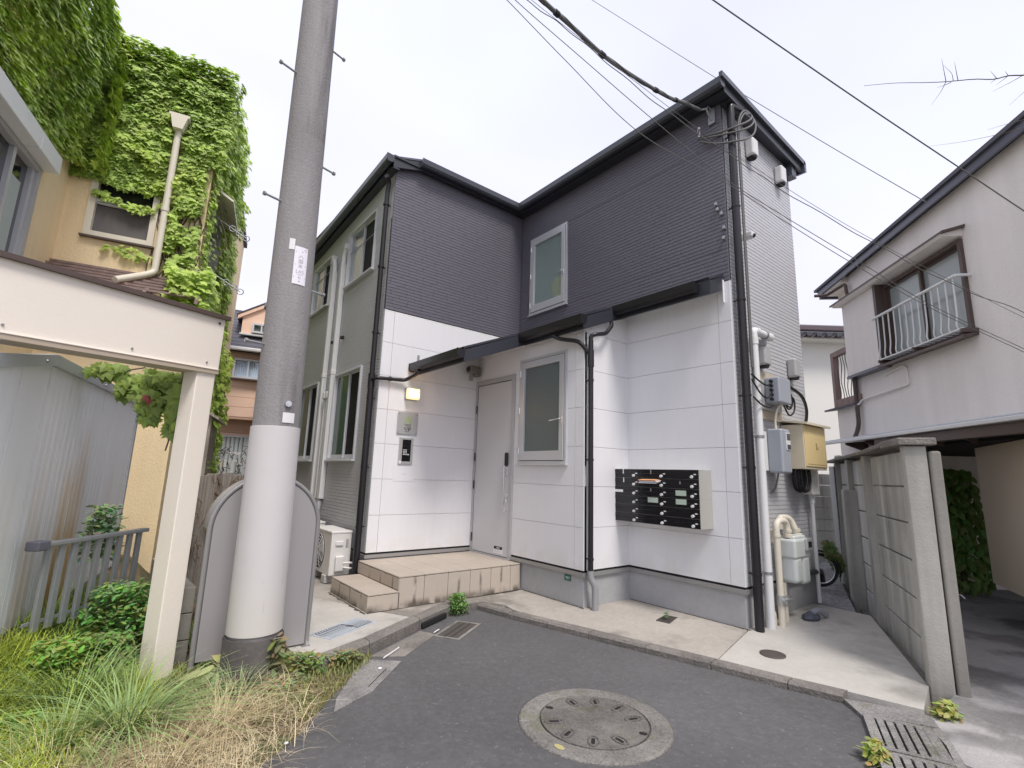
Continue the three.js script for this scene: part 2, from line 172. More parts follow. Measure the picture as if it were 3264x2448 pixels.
const M = {
  white: mapped(whitePanelMap, 0.55, { bumpMap: fineBump, bumpScale: 0.0004 }),
  dark: std(0.132, 0.126, 0.152, 0.5, { bumpMap: sidingBump, bumpScale: 0.006 }),
  grey: std(0.50, 0.503, 0.522, 0.55, { bumpMap: sidingBump, bumpScale: 0.005 }),
  backing: std(0.24, 0.24, 0.25, 0.9), darkBacking: std(0.03, 0.03, 0.035, 0.9), seam: std(0.62, 0.62, 0.64, 0.8),
  trim: std(0.038, 0.040, 0.052, 0.38), trimSheet: std(0.11, 0.115, 0.145, 0.36, { metalness: 0.2 }), gutter: std(0.062, 0.068, 0.082, 0.3), blackPipe: std(0.016, 0.015, 0.018, 0.32), flash: std(0.36, 0.355, 0.35, 0.4, { metalness: 0.4 }),
  alu: std(0.60, 0.61, 0.63, 0.38, { metalness: 0.35 }), aluWhite: std(0.62, 0.63, 0.65, 0.4), chrome: std(0.75, 0.75, 0.76, 0.2, { metalness: 0.9 }),
  frost: new THREE.MeshPhysicalMaterial({ color: new THREE.Color().setRGB(0.46, 0.53, 0.525), roughness: 0.38, transmission: 0.75, thickness: 0, ior: 1.45 }),
  darkGlass: new THREE.MeshPhysicalMaterial({ color: new THREE.Color().setRGB(0.02, 0.022, 0.025), roughness: 0.06, clearcoat: 0.4 }),
  frostUp: new THREE.MeshPhysicalMaterial({ color: new THREE.Color().setRGB(0.72, 0.82, 0.81), roughness: 0.16, transmission: 0.8, thickness: 0, ior: 1.45 }),
  greenGlass: std(0.075, 0.125, 0.105, 0.12), clearGlass: new THREE.MeshPhysicalMaterial({ color: new THREE.Color().setRGB(0.92, 0.95, 0.95), roughness: 0.02, transmission: 1, thickness: 0 }),
  blackScreen: std(0.006, 0.0055, 0.008, 0.75), curtain: std(0.62, 0.64, 0.68, 0.9),
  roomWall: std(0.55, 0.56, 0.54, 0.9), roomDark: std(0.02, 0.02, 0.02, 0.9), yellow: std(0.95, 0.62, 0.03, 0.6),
  duct: std(0.70, 0.70, 0.69, 0.45), ventHood: std(0.42, 0.42, 0.415, 0.5), ventDark: std(0.02, 0.02, 0.02, 0.8),
  door: std(0.60, 0.60, 0.615, 0.42), doorFrame: std(0.50, 0.50, 0.51, 0.4, { metalness: 0.3 }), gap: std(0.012, 0.012, 0.012, 0.9), rubber: std(0.02, 0.02, 0.02, 0.7),
  found: mapped(foundMap, 0.9, { bumpMap: fineBump, bumpScale: 0.0015 }),
  tile: mapped(tileTop, 0.6, { bumpMap: fineBump, bumpScale: 0.001 }), riser: mapped(tileRiser, 0.6, { bumpMap: fineBump, bumpScale: 0.001 }), grout: std(0.10, 0.085, 0.07, 0.95),
  pave: mapped(paveMap, 0.9, { bumpMap: fineBump, bumpScale: 0.003 }), paveLight: mapped(paveLight, 0.9, { bumpMap: fineBump, bumpScale: 0.002 }),
  contact_shade_dirt: new THREE.MeshStandardMaterial({ map: kerbMap, color: new THREE.Color().setRGB(0.38, 0.36, 0.33), roughness: 1 }), kerb: mapped(kerbMap, 0.95, { bumpMap: fineBump, bumpScale: 0.006 }), asphalt: mapped(asphaltMap, 0.9, { bumpMap: asphaltBump, bumpScale: 0.0025 }),
  concPost: new THREE.MeshStandardMaterial({ map: concMap, color: new THREE.Color().setRGB(0.74, 0.73, 0.70), roughness: 0.95, bumpMap: fineBump, bumpScale: 0.002 }), concDark: new THREE.MeshStandardMaterial({ map: concMap, color: new THREE.Color().setRGB(0.55, 0.53, 0.50), roughness: 0.95, bumpMap: fineBump, bumpScale: 0.002 }), collarRing: new THREE.MeshStandardMaterial({ map: lidMap, color: new THREE.Color().setRGB(0.80, 0.78, 0.75), roughness: 0.95, bumpMap: asphaltBump, bumpScale: 0.008 }), lidDark: new THREE.MeshStandardMaterial({ map: lidMap, color: new THREE.Color().setRGB(0.62, 0.60, 0.58), roughness: 0.9, bumpMap: asphaltBump, bumpScale: 0.006 }), conc: mapped(concMap, 0.92, { bumpMap: fineBump, bumpScale: 0.0018 }), lid: mapped(lidMap, 0.95, { bumpMap: asphaltBump, bumpScale: 0.008 }), drive: mapped(driveMap, 0.95, { bumpMap: fineBump, bumpScale: 0.004 }),
  soil: mapped(soilMap, 1, { bumpMap: asphaltBump, bumpScale: 0.02 }), gravel: mapped(gravelMap, 1, { bumpMap: asphaltBump, bumpScale: 0.02 }),
  plaster: mapped(plasterMap, 0.92, { bumpMap: stuccoBump, bumpScale: 0.004 }), cream: mapped(creamMap, 0.92, { bumpMap: stuccoBump, bumpScale: 0.004 }),
  shed: mapped(rustMap, 0.5), shedTrim: std(0.52, 0.54, 0.57, 0.4, { metalness: 0.2 }),
  pole: mapped(poleMap, 0.9, { bumpMap: fineBump, bumpScale: 0.003 }), vinyl: mapped(vinylMap, 0.5), collar: new THREE.MeshStandardMaterial({ map: kerbMap, color: new THREE.Color().setRGB(0.45, 0.45, 0.47), roughness: 0.95 }), steel: std(0.36, 0.37, 0.38, 0.42, { metalness: 0.6 }),
  board: std(0.40, 0.385, 0.39, 0.42, { metalness: 0.25 }), boardRim: std(0.32, 0.315, 0.32, 0.4, { metalness: 0.3 }), boardTop: std(0.42, 0.40, 0.38, 0.5),
  carport: std(0.90, 0.83, 0.73, 0.5, { bumpMap: fineBump, bumpScale: 0.0006 }), brown: mapped(brownWood, 0.7), brownMetal: std(0.10, 0.07, 0.06, 0.5), greyWood: mapped(greyWood, 0.95, { bumpMap: fineBump, bumpScale: 0.004 }),
  fence: std(0.31, 0.325, 0.335, 0.45, { metalness: 0.3 }), pvcCream: std(0.74, 0.69, 0.57, 0.45), pvcWhite: std(0.76, 0.77, 0.76, 0.4), pvcGrey: std(0.30, 0.30, 0.31, 0.5),
  acWhite: std(0.70, 0.685, 0.655, 0.5), boxGrey: std(0.36, 0.385, 0.43, 0.45), boxYellow: std(0.80, 0.63, 0.31, 0.5), boxTan: std(0.70, 0.63, 0.47, 0.7), boxWood: std(0.50, 0.44, 0.34, 0.8), gasMeter: std(0.63, 0.67, 0.64, 0.5), cable: std(0.012, 0.012, 0.013, 0.5), cableGrey: std(0.13, 0.13, 0.125, 0.6),
  mail: std(0.009, 0.009, 0.012, 0.2), mailSide: std(0.50, 0.49, 0.44, 0.4, { metalness: 0.35 }), tape: std(0.50, 0.60, 0.50, 0.5), paper: std(0.80, 0.80, 0.82, 0.8), paperOrange: std(0.85, 0.42, 0.2, 0.8), label: std(0.8, 0.8, 0.8, 0.6),
  plateSteel: std(0.56, 0.565, 0.55, 0.32, { metalness: 0.5 }), iron: std(0.10, 0.088, 0.078, 0.7, { metalness: 0.3 }), galv: std(0.52, 0.56, 0.60, 0.45, { metalness: 0.25 }),
  orange: std(0.88, 0.62, 0.46, 0.85), orangeDark: std(0.55, 0.36, 0.25, 0.85), slate: std(0.10, 0.10, 0.12, 0.7), whiteWall: std(0.80, 0.795, 0.75, 0.85), roofTile: std(0.11, 0.085, 0.09, 0.4), bark: std(0.11, 0.085, 0.065, 0.9),
  leaf: new THREE.MeshPhysicalMaterial({ color: white3, roughness: 0.55, transmission: 0.0, side: THREE.DoubleSide }), grass: new THREE.MeshStandardMaterial({ color: white3, vertexColors: true, roughness: 0.7, side: THREE.DoubleSide }),
};

// ------------------------------------------------------------------ ground, road, pavement (the setting)
const struct = (o) => { o.userData.kind = 'structure'; return o; };
struct(mesh('ground', slab([[-120, -150], [150, -150], [150, 120], [-120, 120]], -0.06, 0.2), M.soil));
// asphalt road
const K = [[1.40, -3.93], [1.87, -4.13], [2.53, -4.50], [3.13, -4.82], [3.42, -4.80], [3.51, -4.33], [3.74, -3.41], [4.01, -2.33], [4.13, -1.79], [4.22, -1.46]];   // kerb foot
const grassEdge = [[0.0, -2.35], [0.62, -2.80], [0.80, -2.96], [1.05, -3.17], [1.29, -3.48], [1.38, -3.75]];
struct(mesh('road', slab([...grassEdge, ...K.map((p) => [p[0] + 0.05, p[1] + (p[0] < 3.3 ? -0.05 : 0)]), [4.05, -1.27], [3.67, -1.12], [3.46, -1.01], [2.9, -0.72], [2.2, 0.6], [2.2, 9], [-6, 9], [-6, -1.0]], 0, 0.08), M.asphalt));
// concrete pavement, cast in slabs
const pave = thing('pavement', 'pale stained concrete pavement in front of the grey and white building'); struct(pave);
const T = K.map((p, i) => { const h = [0.10, 0.10, 0.10, 0.10, 0.075, 0.06, 0.057, 0.055, 0.055, 0.055][i]; return [p[0] + (p[0] > 3.3 ? 0.10 : 0.01), p[1] - (p[0] < 3.3 ? 0.12 : 0), h]; });
const slabs = [
  [M.paveLight, [[1.22, -5.84, 0.1], [1.30, -4.06, 0.1], T[0], T[1], [2.50, -4.60, 0.1], [2.27, -5.02, 0.1], [1.98, -5.84, 0.1]]],
  [M.pave, [[1.15, -9.5, 0.1], [1.22, -5.85, 0.1], [1.98, -5.85, 0.1], [2.275, -5.03, 0.1], [2.70, -5.03, 0.1], [2.70, -9.5, 0.1]]],
  [M.pave, [[2.28, -5.02, 0.1], [2.51, -4.60, 0.1], T[2], T[3], T[4], [3.60, -4.55, 0.085], [4.27, -3.9, 0.1], [4.27, -5.02, 0.1]]],
  [M.pave, [[3.61, -4.55, 0.085], T[5], T[6], T[7], [4.98, -2.5, 0.1], [5.06, -2.56, 0.1], [5.06, -4.02, 0.1], [4.275, -3.9, 0.1]]],
  [M.paveLight, [[4.12, -2.325, 0.055], T[8], T[9], [4.40, -1.05, 0.06], [4.93, -1.13, 0.06], [6.6, -1.95, 0.13], [6.6, -2.56, 0.14], [5.06, -2.555, 0.1], [4.985, -2.49, 0.1]]],
];
for (const [m, p] of slabs) mesh('slab', slab(p, 0.1, 0.14), m, pave);
// kerb stones
const seg = (a, b, t) => [mix(a[0], b[0], t), mix(a[1], b[1], t)];
for (let i = 0; i < K.length - 1; i++) {
  const a = K[i], b = K[i + 1], L = Math.hypot(b[0] - a[0], b[1] - a[1]), n = Math.max(1, Math.round(L / 0.6)), left = i < 3;
  for (let k = 0; k < n; k++) {
    const p = seg(a, b, k / n + 0.004 / L), q = seg(a, b, (k + 1) / n - 0.004 / L), h = left ? 0.108 : mix([0, 0, 0, 0.085, 0.072, 0.064, 0.062, 0.06, 0.06][i], 0.06, 0.4);
    const nx = -(b[1] - a[1]) / L, nz = (b[0] - a[0]) / L, wdt = left ? 0.13 : 0.11, s = -1;   // inward
    const sx = left ? 0 : nx * -s, inn = (pt, d) => { const c = left ? [pt[0] + 0.02 * 0, pt[1] - d] : [pt[0] + d, pt[1]]; return c; };
    const e = 0.018, P0 = p, P1 = q, A0 = inn(p, e), A1 = inn(q, e), B0 = inn(p, wdt), B1 = inn(q, wdt), pos = [], quad = (w, x, y, z) => pos.push(...w, ...x, ...y, ...y, ...x, ...z);
    const F = (pt, y) => [pt[0], y, pt[1]];
    quad(F(P0, -0.05), F(P1, -0.05), F(P0, h - e), F(P1, h - e)); quad(F(P0, h - e), F(P1, h - e), F(A0, h), F(A1, h)); quad(F(A0, h), F(A1, h), F(B0, h), F(B1, h)); quad(F(B0, h), F(B1, h), F(B0, -0.05), F(B1, -0.05));
    pos.push(...F(P0, -0.05), ...F(P0, h - e), ...F(B0, -0.05), ...F(B0, -0.05), ...F(P0, h - e), ...F(B0, h), ...F(P0, h - e), ...F(A0, h), ...F(B0, h));
    pos.push(...F(P1, -0.05), ...F(B1, -0.05), ...F(P1, h - e), ...F(B1, -0.05), ...F(B1, h), ...F(P1, h - e), ...F(P1, h - e), ...F(B1, h), ...F(A1, h));
    const g = new THREE.BufferGeometry(); g.setAttribute('position', new THREE.Float32BufferAttribute(pos, 3)); g.setAttribute('uv', new THREE.Float32BufferAttribute(new Float32Array(pos.length / 3 * 2), 2)); g.computeVertexNormals();
    mesh('kerb_stone', g, M.kerb, pave);
  }
}
{ // contact shade and dirt painted as dark strips where walls meet the pavement
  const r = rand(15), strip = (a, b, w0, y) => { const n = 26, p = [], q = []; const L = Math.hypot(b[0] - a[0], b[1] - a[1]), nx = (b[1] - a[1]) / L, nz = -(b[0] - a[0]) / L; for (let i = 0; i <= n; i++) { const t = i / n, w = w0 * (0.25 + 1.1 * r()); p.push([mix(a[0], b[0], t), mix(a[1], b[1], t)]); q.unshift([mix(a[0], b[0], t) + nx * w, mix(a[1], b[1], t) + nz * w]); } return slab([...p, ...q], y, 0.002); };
  mesh('contact_shade_dirt', [strip([4.19, -4.945], [2.18, -4.925], -0.035, 0.1035), strip([4.195, -3.9], [4.195, -4.945], -0.02, 0.1035)], M.contact_shade_dirt, pave); mesh('contact_shade_dirt', [strip([5.0, -2.48], [5.0, -3.9], -0.022, 0.1037)], M.contact_shade_dirt, pave); mesh('contact_shade_dirt', [strip([2.165, -4.93], [2.165, -6.0], 0.03, 0.1037)], M.contact_shade_dirt, pave);
}
// alley behind the corner, driveway on the right
struct(mesh('alley', slab([[6.4, -2.0, 0.12], [9.6, -3.3, 0.2], [13, -6, 0.2], [9, -9, 0.2], [6.6, -4.0, 0.18], [6.4, -2.58, 0.125]], 0.15, 0.25), M.gravel));
struct(mesh('driveway', slab([[4.42, -1.02, 0.02], [4.98, -1.0, 0.03], [9.2, -2.95, 0.09], [14, -5, 0.1], [16, 4, 0.1], [3.9, 2.5, 0.02], [3.86, -0.76, 0.02], [4.13, -0.9, 0.02]], 0.03, 0.1), M.drive));
// rough bank on the left
const bankD = (x, z) => -((x - 0.4) * 0.717 + (z + 2.6) * 0.697);
function bankY(x, z) { const d = bankD(x, z); return 0.055 * ss(-0.1, 0.35, d) - 0.03 * ss(0.0, -0.15, d) + 0.34 * ss(1.15, 2.05, d) * (1 - ss(0.25, 0.7, x)) + 0.03 * (N1.n(x * 5 + 40, z * 5 + 40, 200, 200) - 0.5) * ss(0, 0.3, d); }
{
  const nx = 90, nz = 110, pos = [], idx = []; for (let j = 0; j <= nz; j++) for (let i = 0; i <= nx; i++) { const x = mix(-7, 1.9, i / nx), z = mix(-12, -1, j / nz), d = bankD(x, z); pos.push(x, d < -0.2 ? -0.05 : Math.max(-0.05, bankY(x, z)), z); }
  for (let j = 0; j < nz; j++) for (let i = 0; i < nx; i++) { const a = j * (nx + 1) + i; idx.push(a, a + nx + 1, a + 1, a + 1, a + nx + 1, a + nx + 2); }
  const g = new THREE.BufferGeometry(); g.setAttribute('position', new THREE.Float32BufferAttribute(pos, 3)); g.setAttribute('uv', new THREE.Float32BufferAttribute(new Float32Array(pos.length / 3 * 2), 2)); g.setIndex(idx); g.computeVertexNormals();
  struct(mesh('bank', g, M.soil));
}

// ------------------------------------------------------------------ the grey and white apartment building
const XL = 2.61, ZA = -6.10, XB = 4.99, ZR = -2.50, XR = 6.82, XD = 4.19, ZD = -3.90, Y0 = 0.49, RH = 0.455;
const bld = thing('apartment_building', 'two-storey grey and white corner building with dark upper walls', 'building');
// wall made of siding boards: face at plane value p, normal axis 'x' or 'z' (facing -x or +z), running a0..a1, rows from y0
function boards(axis, p, a0, a1, y0, rows, m, backM, { holes = [], splits = [], gap = 0.004, th = 0.016, name = 'siding_panel' } = {}) {
  const out = axis === 'x' ? -1 : 1, cols = [a0, ...splits, a1].sort((x, y) => x - y);
  const piece = (u0, u1, v0, v1, t0, t1) => axis === 'x' ? bx(Math.min(p - out * t0, p - out * t1), Math.max(p - out * t0, p - out * t1), v0, v1, u0, u1) : bx(u0, u1, v0, v1, Math.min(p - out * t0, p - out * t1), Math.max(p - out * t0, p - out * t1));
  const relief = m === M.dark || m === M.grey;   // ten moulded courses per board, each with a groove above it
  const ribbed = ([u0, u1, v0, v1]) => {
    const pr = [[th, v0]], step = RH / 10, k0 = Math.floor((v0 - y0) / step + 1e-6), k1 = Math.ceil((v1 - y0) / step - 1e-6);
    for (let k = k0; k < k1; k++) { const a = Math.max(v0, y0 + k * step), b = Math.min(v1, y0 + (k + 1) * step), e = Math.min(0.004, (b - a) / 4); pr.push([0.001, a], [0, a + e], [0.0012, b - 1.4 * e], [0.005, b - e], [0.005, b]); }
    pr.push([th, v1]); const g = axis === 'x' ? prism(pr.map(([t, v]) => [p - out * t, v]), u0, u1, 'z') : prism(pr.map(([t, v]) => [p - out * t, v]), u0, u1, 'x');
    return g;
  };
  const back = [];
  const cut = (u0, u1, v0, v1) => { // rectangle minus holes -> list
    const ys = [v0, v1]; for (const h of holes) for (const y of [h[2], h[3]]) if (y > v0 + 1e-4 && y < v1 - 1e-4) ys.push(y); ys.sort((a, b) => a - b); const res = [];
    for (let i = 0; i < ys.length - 1; i++) { let iv = [[u0, u1]]; const ym = (ys[i] + ys[i + 1]) / 2; for (const h of holes) if (ym > h[2] && ym < h[3]) iv = iv.flatMap(([s, e]) => [[s, Math.min(e, h[0])], [Math.max(s, h[1]), e]].filter(([a, b]) => b - a > 0.002)); for (const [s, e] of iv) res.push([s, e, ys[i], ys[i + 1]]); }
    return res;
  };
  for (let r = 0; r < rows; r++) for (let c = 0; c < cols.length - 1; c++) {
    const v0 = y0 + r * RH, v1 = v0 + RH, u0 = cols[c], u1 = cols[c + 1], g0 = c ? gap / 2 : 0, g1 = c < cols.length - 2 ? gap / 2 : 0;
    const R = cut(u0 + g0, u1 - g1, v0 + (r && !relief ? gap / 2 : 0), relief ? v1 : v1 - gap / 2); for (const q of R) mesh(name, relief ? ribbed(q) : piece(q[0], q[1], q[2], q[3], 0, th), m, bld);
    for (const q of cut(u0, u1, v0, v1)) back.push(piece(q[0], q[1], q[2], q[3], th + 0.001, th + 0.03));
  }
  return back;
}
{
  const doorHole = [-6.12, -5.17, 0.40, 2.885], winHole = [-5.065, -4.172, 1.652, 3.045], upHole = [-5.85, -4.99, 4.06, 5.39];
  const wB = [];
  wB.push(boards('z', ZA, XL, 5.2, Y0, 7, M.white, 0, { splits: [2.755] }));                                  // white lower wall left of the door
  wB.push(boards('x', XD, -6.12, ZD, Y0, 6, M.white, 0, { splits: [-4.04], holes: [doorHole, winHole] }));   // door wall
  wB.push(boards('z', ZD, XD + 0.017, XB + 0.1, Y0, 6, M.white, 0, { splits: [4.335] }));                      // short return wall
  mesh('siding_panel', bx(XD, XD + 0.016, Y0 + 6 * RH + 0.002, 3.29, -6.09, ZD), M.white, bld); mesh('siding_panel', prism([[XD + 0.017, 3.222], [XB + 0.1, 3.222], [XB + 0.1, 3.60], [XD + 0.017, 3.29]], ZD - 0.016, ZD), M.white, bld);
  wB.push(boards('x', XB, ZD - 0.02, ZR, Y0, 7, M.white, 0, { splits: [-2.645] }));                           // wall with the mailboxes
  mesh('wall_backing', wB, M.seam, bld);
  const wD = []; const yU = Y0 + 7 * RH;
  wD.push(boards('z', ZA, XL, 5.2, yU + 0.012, 5, M.dark, 0, { gap: 0.003 }));
  wD.push(boards('x', XB, ZA, ZR, yU + 0.012, 5, M.dark, 0, { gap: 0.003, holes: [upHole] }));
  mesh('wall_backing', wD, M.darkBacking, bld);
  mesh('corner_bead', bx(XB - 0.012, XB - 0.002, yU + 0.02, 5.9, ZA + 0.002, ZA + 0.014), M.trimSheet, bld);
  // grey side walls
  const gB = [];
  gB.push(boards('z', ZR, XB + 0.017, XR, Y0, 12, M.grey, 0, { gap: 0.003 }));
  const lw = [[-7.80, -6.72, 1.645, 2.985], [-9.70, -8.62, 1.645, 2.985]], uw = [[-7.755, -6.64, 4.44, 5.40], [-9.56, -8.58, 4.38, 5.31]];
  gB.push(boards('x', XL, -13, ZA - 0.017, Y0, 10, M.grey, 0, { gap: 0.003, holes: [...lw, ...uw.map((h) => [h[0], h[1], h[2], 9])] }));
  mesh('siding_panel', prism([[-13, 5.04], [ZA - 0.017, 5.04], [ZA - 0.017, 5.80], [-13, 5.36]], XL, XL + 0.016, 'x', uw.map((h) => [[h[0], 5.042], [h[1], 5.042], [h[1], h[3]], [h[0], h[3]]])), M.grey, bld);
  mesh('wall_backing', gB, M.backing, bld);
  mesh('siding_panel', bx(XR - 0.016, XR, 0.45, 5.85, -12.9, ZR - 0.017), M.grey, bld);
  // concrete foundation and metal drip flashing
  mesh('foundation', [bx(XL + 0.02, XD + 0.3, 0, 0.45, ZA - 0.3, ZA - 0.02), bx(XD + 0.02, XD + 0.3, 0, 0.45, -6.1, ZD - 0.02), bx(XD + 0.021, XB + 0.4, 0, 0.449, ZD - 0.32, ZD - 0.021), bx(XB + 0.02, XB + 0.4, 0, 0.448, ZD - 0.1, ZR - 0.02), bx(XB + 0.021, XR - 0.02, 0, 0.449, ZR - 0.4, ZR - 0.021), bx(XL + 0.021, XL + 0.3, 0, 0.449, -13, ZA - 0.021)], M.found, bld);
  const fl = (x0, x1, z0, z1) => bx(x0, x1, 0.425, 0.466, z0, z1);
  mesh('flashing', [fl(XL - 0.012, XD - 0.012, ZA - 0.01, ZA + 0.012), fl(XD - 0.012, XD + 0.01, -5.17, ZD + 0.012), fl(XD + 0.0105, XB - 0.012, ZD - 0.01, ZD + 0.012), fl(XB - 0.012, XB + 0.01, ZD + 0.0125, ZR + 0.012), fl(XB + 0.0105, XR, ZR - 0.01, ZR + 0.012), fl(XL - 0.012, XL + 0.01, -13, ZA - 0.0105)], M.flash, bld);
  const sg = (x0, x1, z0, z1) => bx(x0, x1, 0.4665, 0.489, z0, z1); mesh('starter_gap', [sg(XL + 0.006, XD + 0.006, ZA - 0.02, ZA - 0.006), sg(XD + 0.006, XD + 0.02, -5.17, ZD - 0.006), sg(XD + 0.021, XB + 0.006, ZD - 0.02, ZD - 0.006), sg(XB + 0.006, XB + 0.02, ZD - 0.005, ZR - 0.006), sg(XB + 0.021, XR, ZR - 0.02, ZR - 0.006), sg(XL + 0.006, XL + 0.02, -13, ZA - 0.021)], M.gap, bld);
  // interiors behind the frosted windows
  const room = (x0, x1, y0, y1, z0, z1) => [bx(x1, x1 + 0.02, y0, y1, z0, z1), bx(x0, x1, y0 - 0.02, y0, z0, z1), bx(x0, x1, y1, y1 + 0.02, z0, z1), bx(x0, x1, y0 - 0.02, y1 + 0.02, z0 - 0.02, z0), bx(x0, x1, y0 - 0.02, y1 + 0.02, z1, z1 + 0.02)];
  // framed door windows on the entrance side (facing -x)
  function caseWindow(x, z0, z1, y0, y1, handleY, inside) {
    const w = part('window', bld); const fr = 0.035, e = 0.022;
    mesh('frame', [bx(x - e, x + 0.05, y0, y1, z0, z0 + fr), bx(x - e, x + 0.05, y0, y1, z1 - fr, z1), bx(x - e, x + 0.05, y0, y0 + fr, z0 + fr, z1 - fr), bx(x - e, x + 0.05, y1 - fr, y1, z0 + fr, z1 - fr), bx(x - e - 0.02, x, y0 - 0.018, y0 - 0.001, z0 - 0.012, z1 + 0.012)], M.alu, w);
    const a = z0 + fr + 0.006, b = z1 - fr - 0.006, c = y0 + fr + 0.008, d = y1 - fr - 0.008, q = 0.072, qb = 0.115, qt = 0.088;
    mesh('sash', [rb(x - e - 0.012, x + 0.03, c, d, a, a + q, 0.004), rb(x - e - 0.012, x + 0.03, c, d, b - q, b, 0.004), rb(x - e - 0.0115, x + 0.03, c, c + qb, a + q - 0.002, b - q + 0.002, 0.004), rb(x - e - 0.0115, x + 0.03, d - qt, d, a + q - 0.002, b - q + 0.002, 0.004)], M.alu, w);
    mesh('gasket', [bx(x - e + 0.001, x + 0.02, c - 0.008, d + 0.008, a - 0.006, a - 0.001), bx(x - e + 0.001, x + 0.02, c - 0.008, d + 0.008, b + 0.001, b + 0.006), bx(x - e + 0.001, x + 0.02, d + 0.001, d + 0.008, a, b), bx(x - e + 0.001, x + 0.02, c - 0.008, c - 0.001, a, b)], M.gap, w);
    mesh('pane', bx(x - 0.006, x - 0.001, c + qb - 0.01, d - qt + 0.01, a + q - 0.01, b - q + 0.01), inside ? M.frostUp : M.frost, w);
    mesh('handle', [tube([[x - e - 0.012, handleY, b - 0.03], [x - e - 0.05, handleY, b - 0.03], [x - e - 0.055, handleY - 0.008, b - 0.10], [x - e - 0.05, handleY - 0.012, b - 0.20]], 0.008, 0.02, 8), rb(x - e - 0.02, x - e - 0.008, handleY - 0.05, handleY + 0.03, b - 0.045, b - 0.015, 0.004)], M.chrome, w);
    for (const yy of [c + 0.12, (c + d) / 2, d - 0.15]) mesh('hinge', cyl([x - e - 0.016, yy - 0.045, a - 0.004], [x - e - 0.016, yy + 0.045, a - 0.004], 0.008, 0.008, 8), M.chrome, w);
    mesh('room', room(x + 0.06, x + 0.75, y0 - 0.05, y1 + 0.05, z0 - 0.02, z1 + 0.02), inside ? M.whiteWall : M.roomWall, w); if (inside) inside(w);
    return w;
  }
  caseWindow(XD, winHole[0], winHole[1], winHole[2], winHole[3], 2.19);
  caseWindow(XB, upHole[0], upHole[1], upHole[2], upHole[3], 4.60, (w) => {
    const g = new THREE.SphereGeometry(0.24, 20, 14); g.scale(0.5, 1.0, 0.8); g.rotateX(-0.5); g.translate(XB + 0.125, 4.40, -5.24); mesh('cushion', g, M.yellow, w); mesh('bin', bx(XB + 0.1, XB + 0.35, 4.02, 4.24, -5.75, -5.45), std(0.25, 0.35, 0.33, 0.8), w);
  });
  // sliding windows in the left wall (facing -x)
  function slideWindow(z0, z1, y0, y1, light) {
    const w = part('window', bld), x = XL, zm = (z0 + z1) / 2, f = 0.028;
    mesh('frame', [bx(x - 0.03, x + 0.08, y0, y1, z0, z0 + f), bx(x - 0.03, x + 0.08, y0, y1, z1 - f, z1), bx(x - 0.03, x + 0.08, y0, y0 + f, z0 + f, z1 - f), bx(x - 0.03, x + 0.08, y1 - f, y1, z0 + f, z1 - f)], M.aluWhite, w);
    mesh('sill', rb(x - 0.055, x - 0.001, y0 - 0.025, y0 - 0.001, z0 - 0.015, z1 + 0.015, 0.004), M.aluWhite, w);
    const sash = (a, b, xx, m, pm) => { const q = 0.024; mesh('sash', [bx(xx, xx + 0.02, y0 + f, y1 - f, a, a + q), bx(xx, xx + 0.02, y0 + f, y1 - f, b - q, b), bx(xx, xx + 0.02, y0 + f, y0 + f + 0.05, a + q, b - q), bx(xx, xx + 0.02, y1 - f - q, y1 - f, a + q, b - q)], M.aluWhite, w); mesh('pane', bx(xx + 0.008, xx + 0.012, y0 + f + 0.05, y1 - f - q, a + q, b - q), pm, w); };
    sash(z0 + f, zm + 0.015, x + 0.012, 0, light ? M.clearGlass : M.greenGlass); sash(zm - 0.015, z1 - f, x + 0.04, 0, M.blackScreen);
    if (light) mesh('curtain', bx(x + 0.09, x + 0.10, y0, y1, z0, zm), M.curtain, w);
    mesh('interior', [bx(x + 0.12, x + 0.13, y0 - 0.1, y1 + 0.1, z0 - 0.1, z1 + 0.1)], M.roomDark, w);
  }
  slideWindow(...lw[0], false); slideWindow(...lw[1], false); slideWindow(...uw[0], true); slideWindow(...uw[1], true);
  // entrance door
  const dr = part('door', bld);
  mesh('frame', [bx(XD - 0.022, XD + 0.05, 0.43, 2.875, -6.095, -6.055), bx(XD - 0.022, XD + 0.05, 0.42, 2.875, -5.232, -5.172), bx(XD - 0.022, XD + 0.05, 2.81, 2.875, -6.055, -5.232), bx(XD - 0.03, XD + 0.05, 0.412, 0.432, -6.095, -5.2)], M.doorFrame, dr);
  mesh('leaf', rb(XD - 0.012, XD + 0.04, 0.44, 2.80, -6.047, -5.24, 0.004), M.door, dr);
  mesh('gap', [bx(XD + 0.03, XD + 0.06, 0.42, 2.86, -6.09, -5.18)], M.gap, dr);
  mesh('lock', [rb(XD - 0.045, XD - 0.012, 1.62, 1.80, -5.325, -5.262, 0.018, 3)], M.rubber, dr);
  mesh('handle', [tube([[XD - 0.012, 1.56, -5.29], [XD - 0.06, 1.56, -5.30]], 0.011), tube([[XD - 0.012, 1.20, -5.29], [XD - 0.06, 1.20, -5.30]], 0.011), cyl([XD - 0.06, 1.11, -5.30], [XD - 0.06, 1.62, -5.30], 0.0125, 0.0125, 12), rb(XD - 0.018, XD - 0.01, 1.50, 1.61, -5.31, -5.265, 0.005), rb(XD - 0.018, XD - 0.01, 1.14, 1.25, -5.31, -5.265, 0.005)], M.chrome, dr);
  mesh('keyhole', cyl([XD - 0.012, 1.04, -5.295], [XD - 0.03, 1.04, -5.295], 0.022, 0.018, 16), M.chrome, dr);
  for (const y of [0.62, 1.35, 1.75, 2.45]) mesh('hinge', cyl([XD - 0.026, y - 0.06, -6.055], [XD - 0.026, y + 0.06, -6.055], 0.009, 0.009, 8), M.rubber, dr);
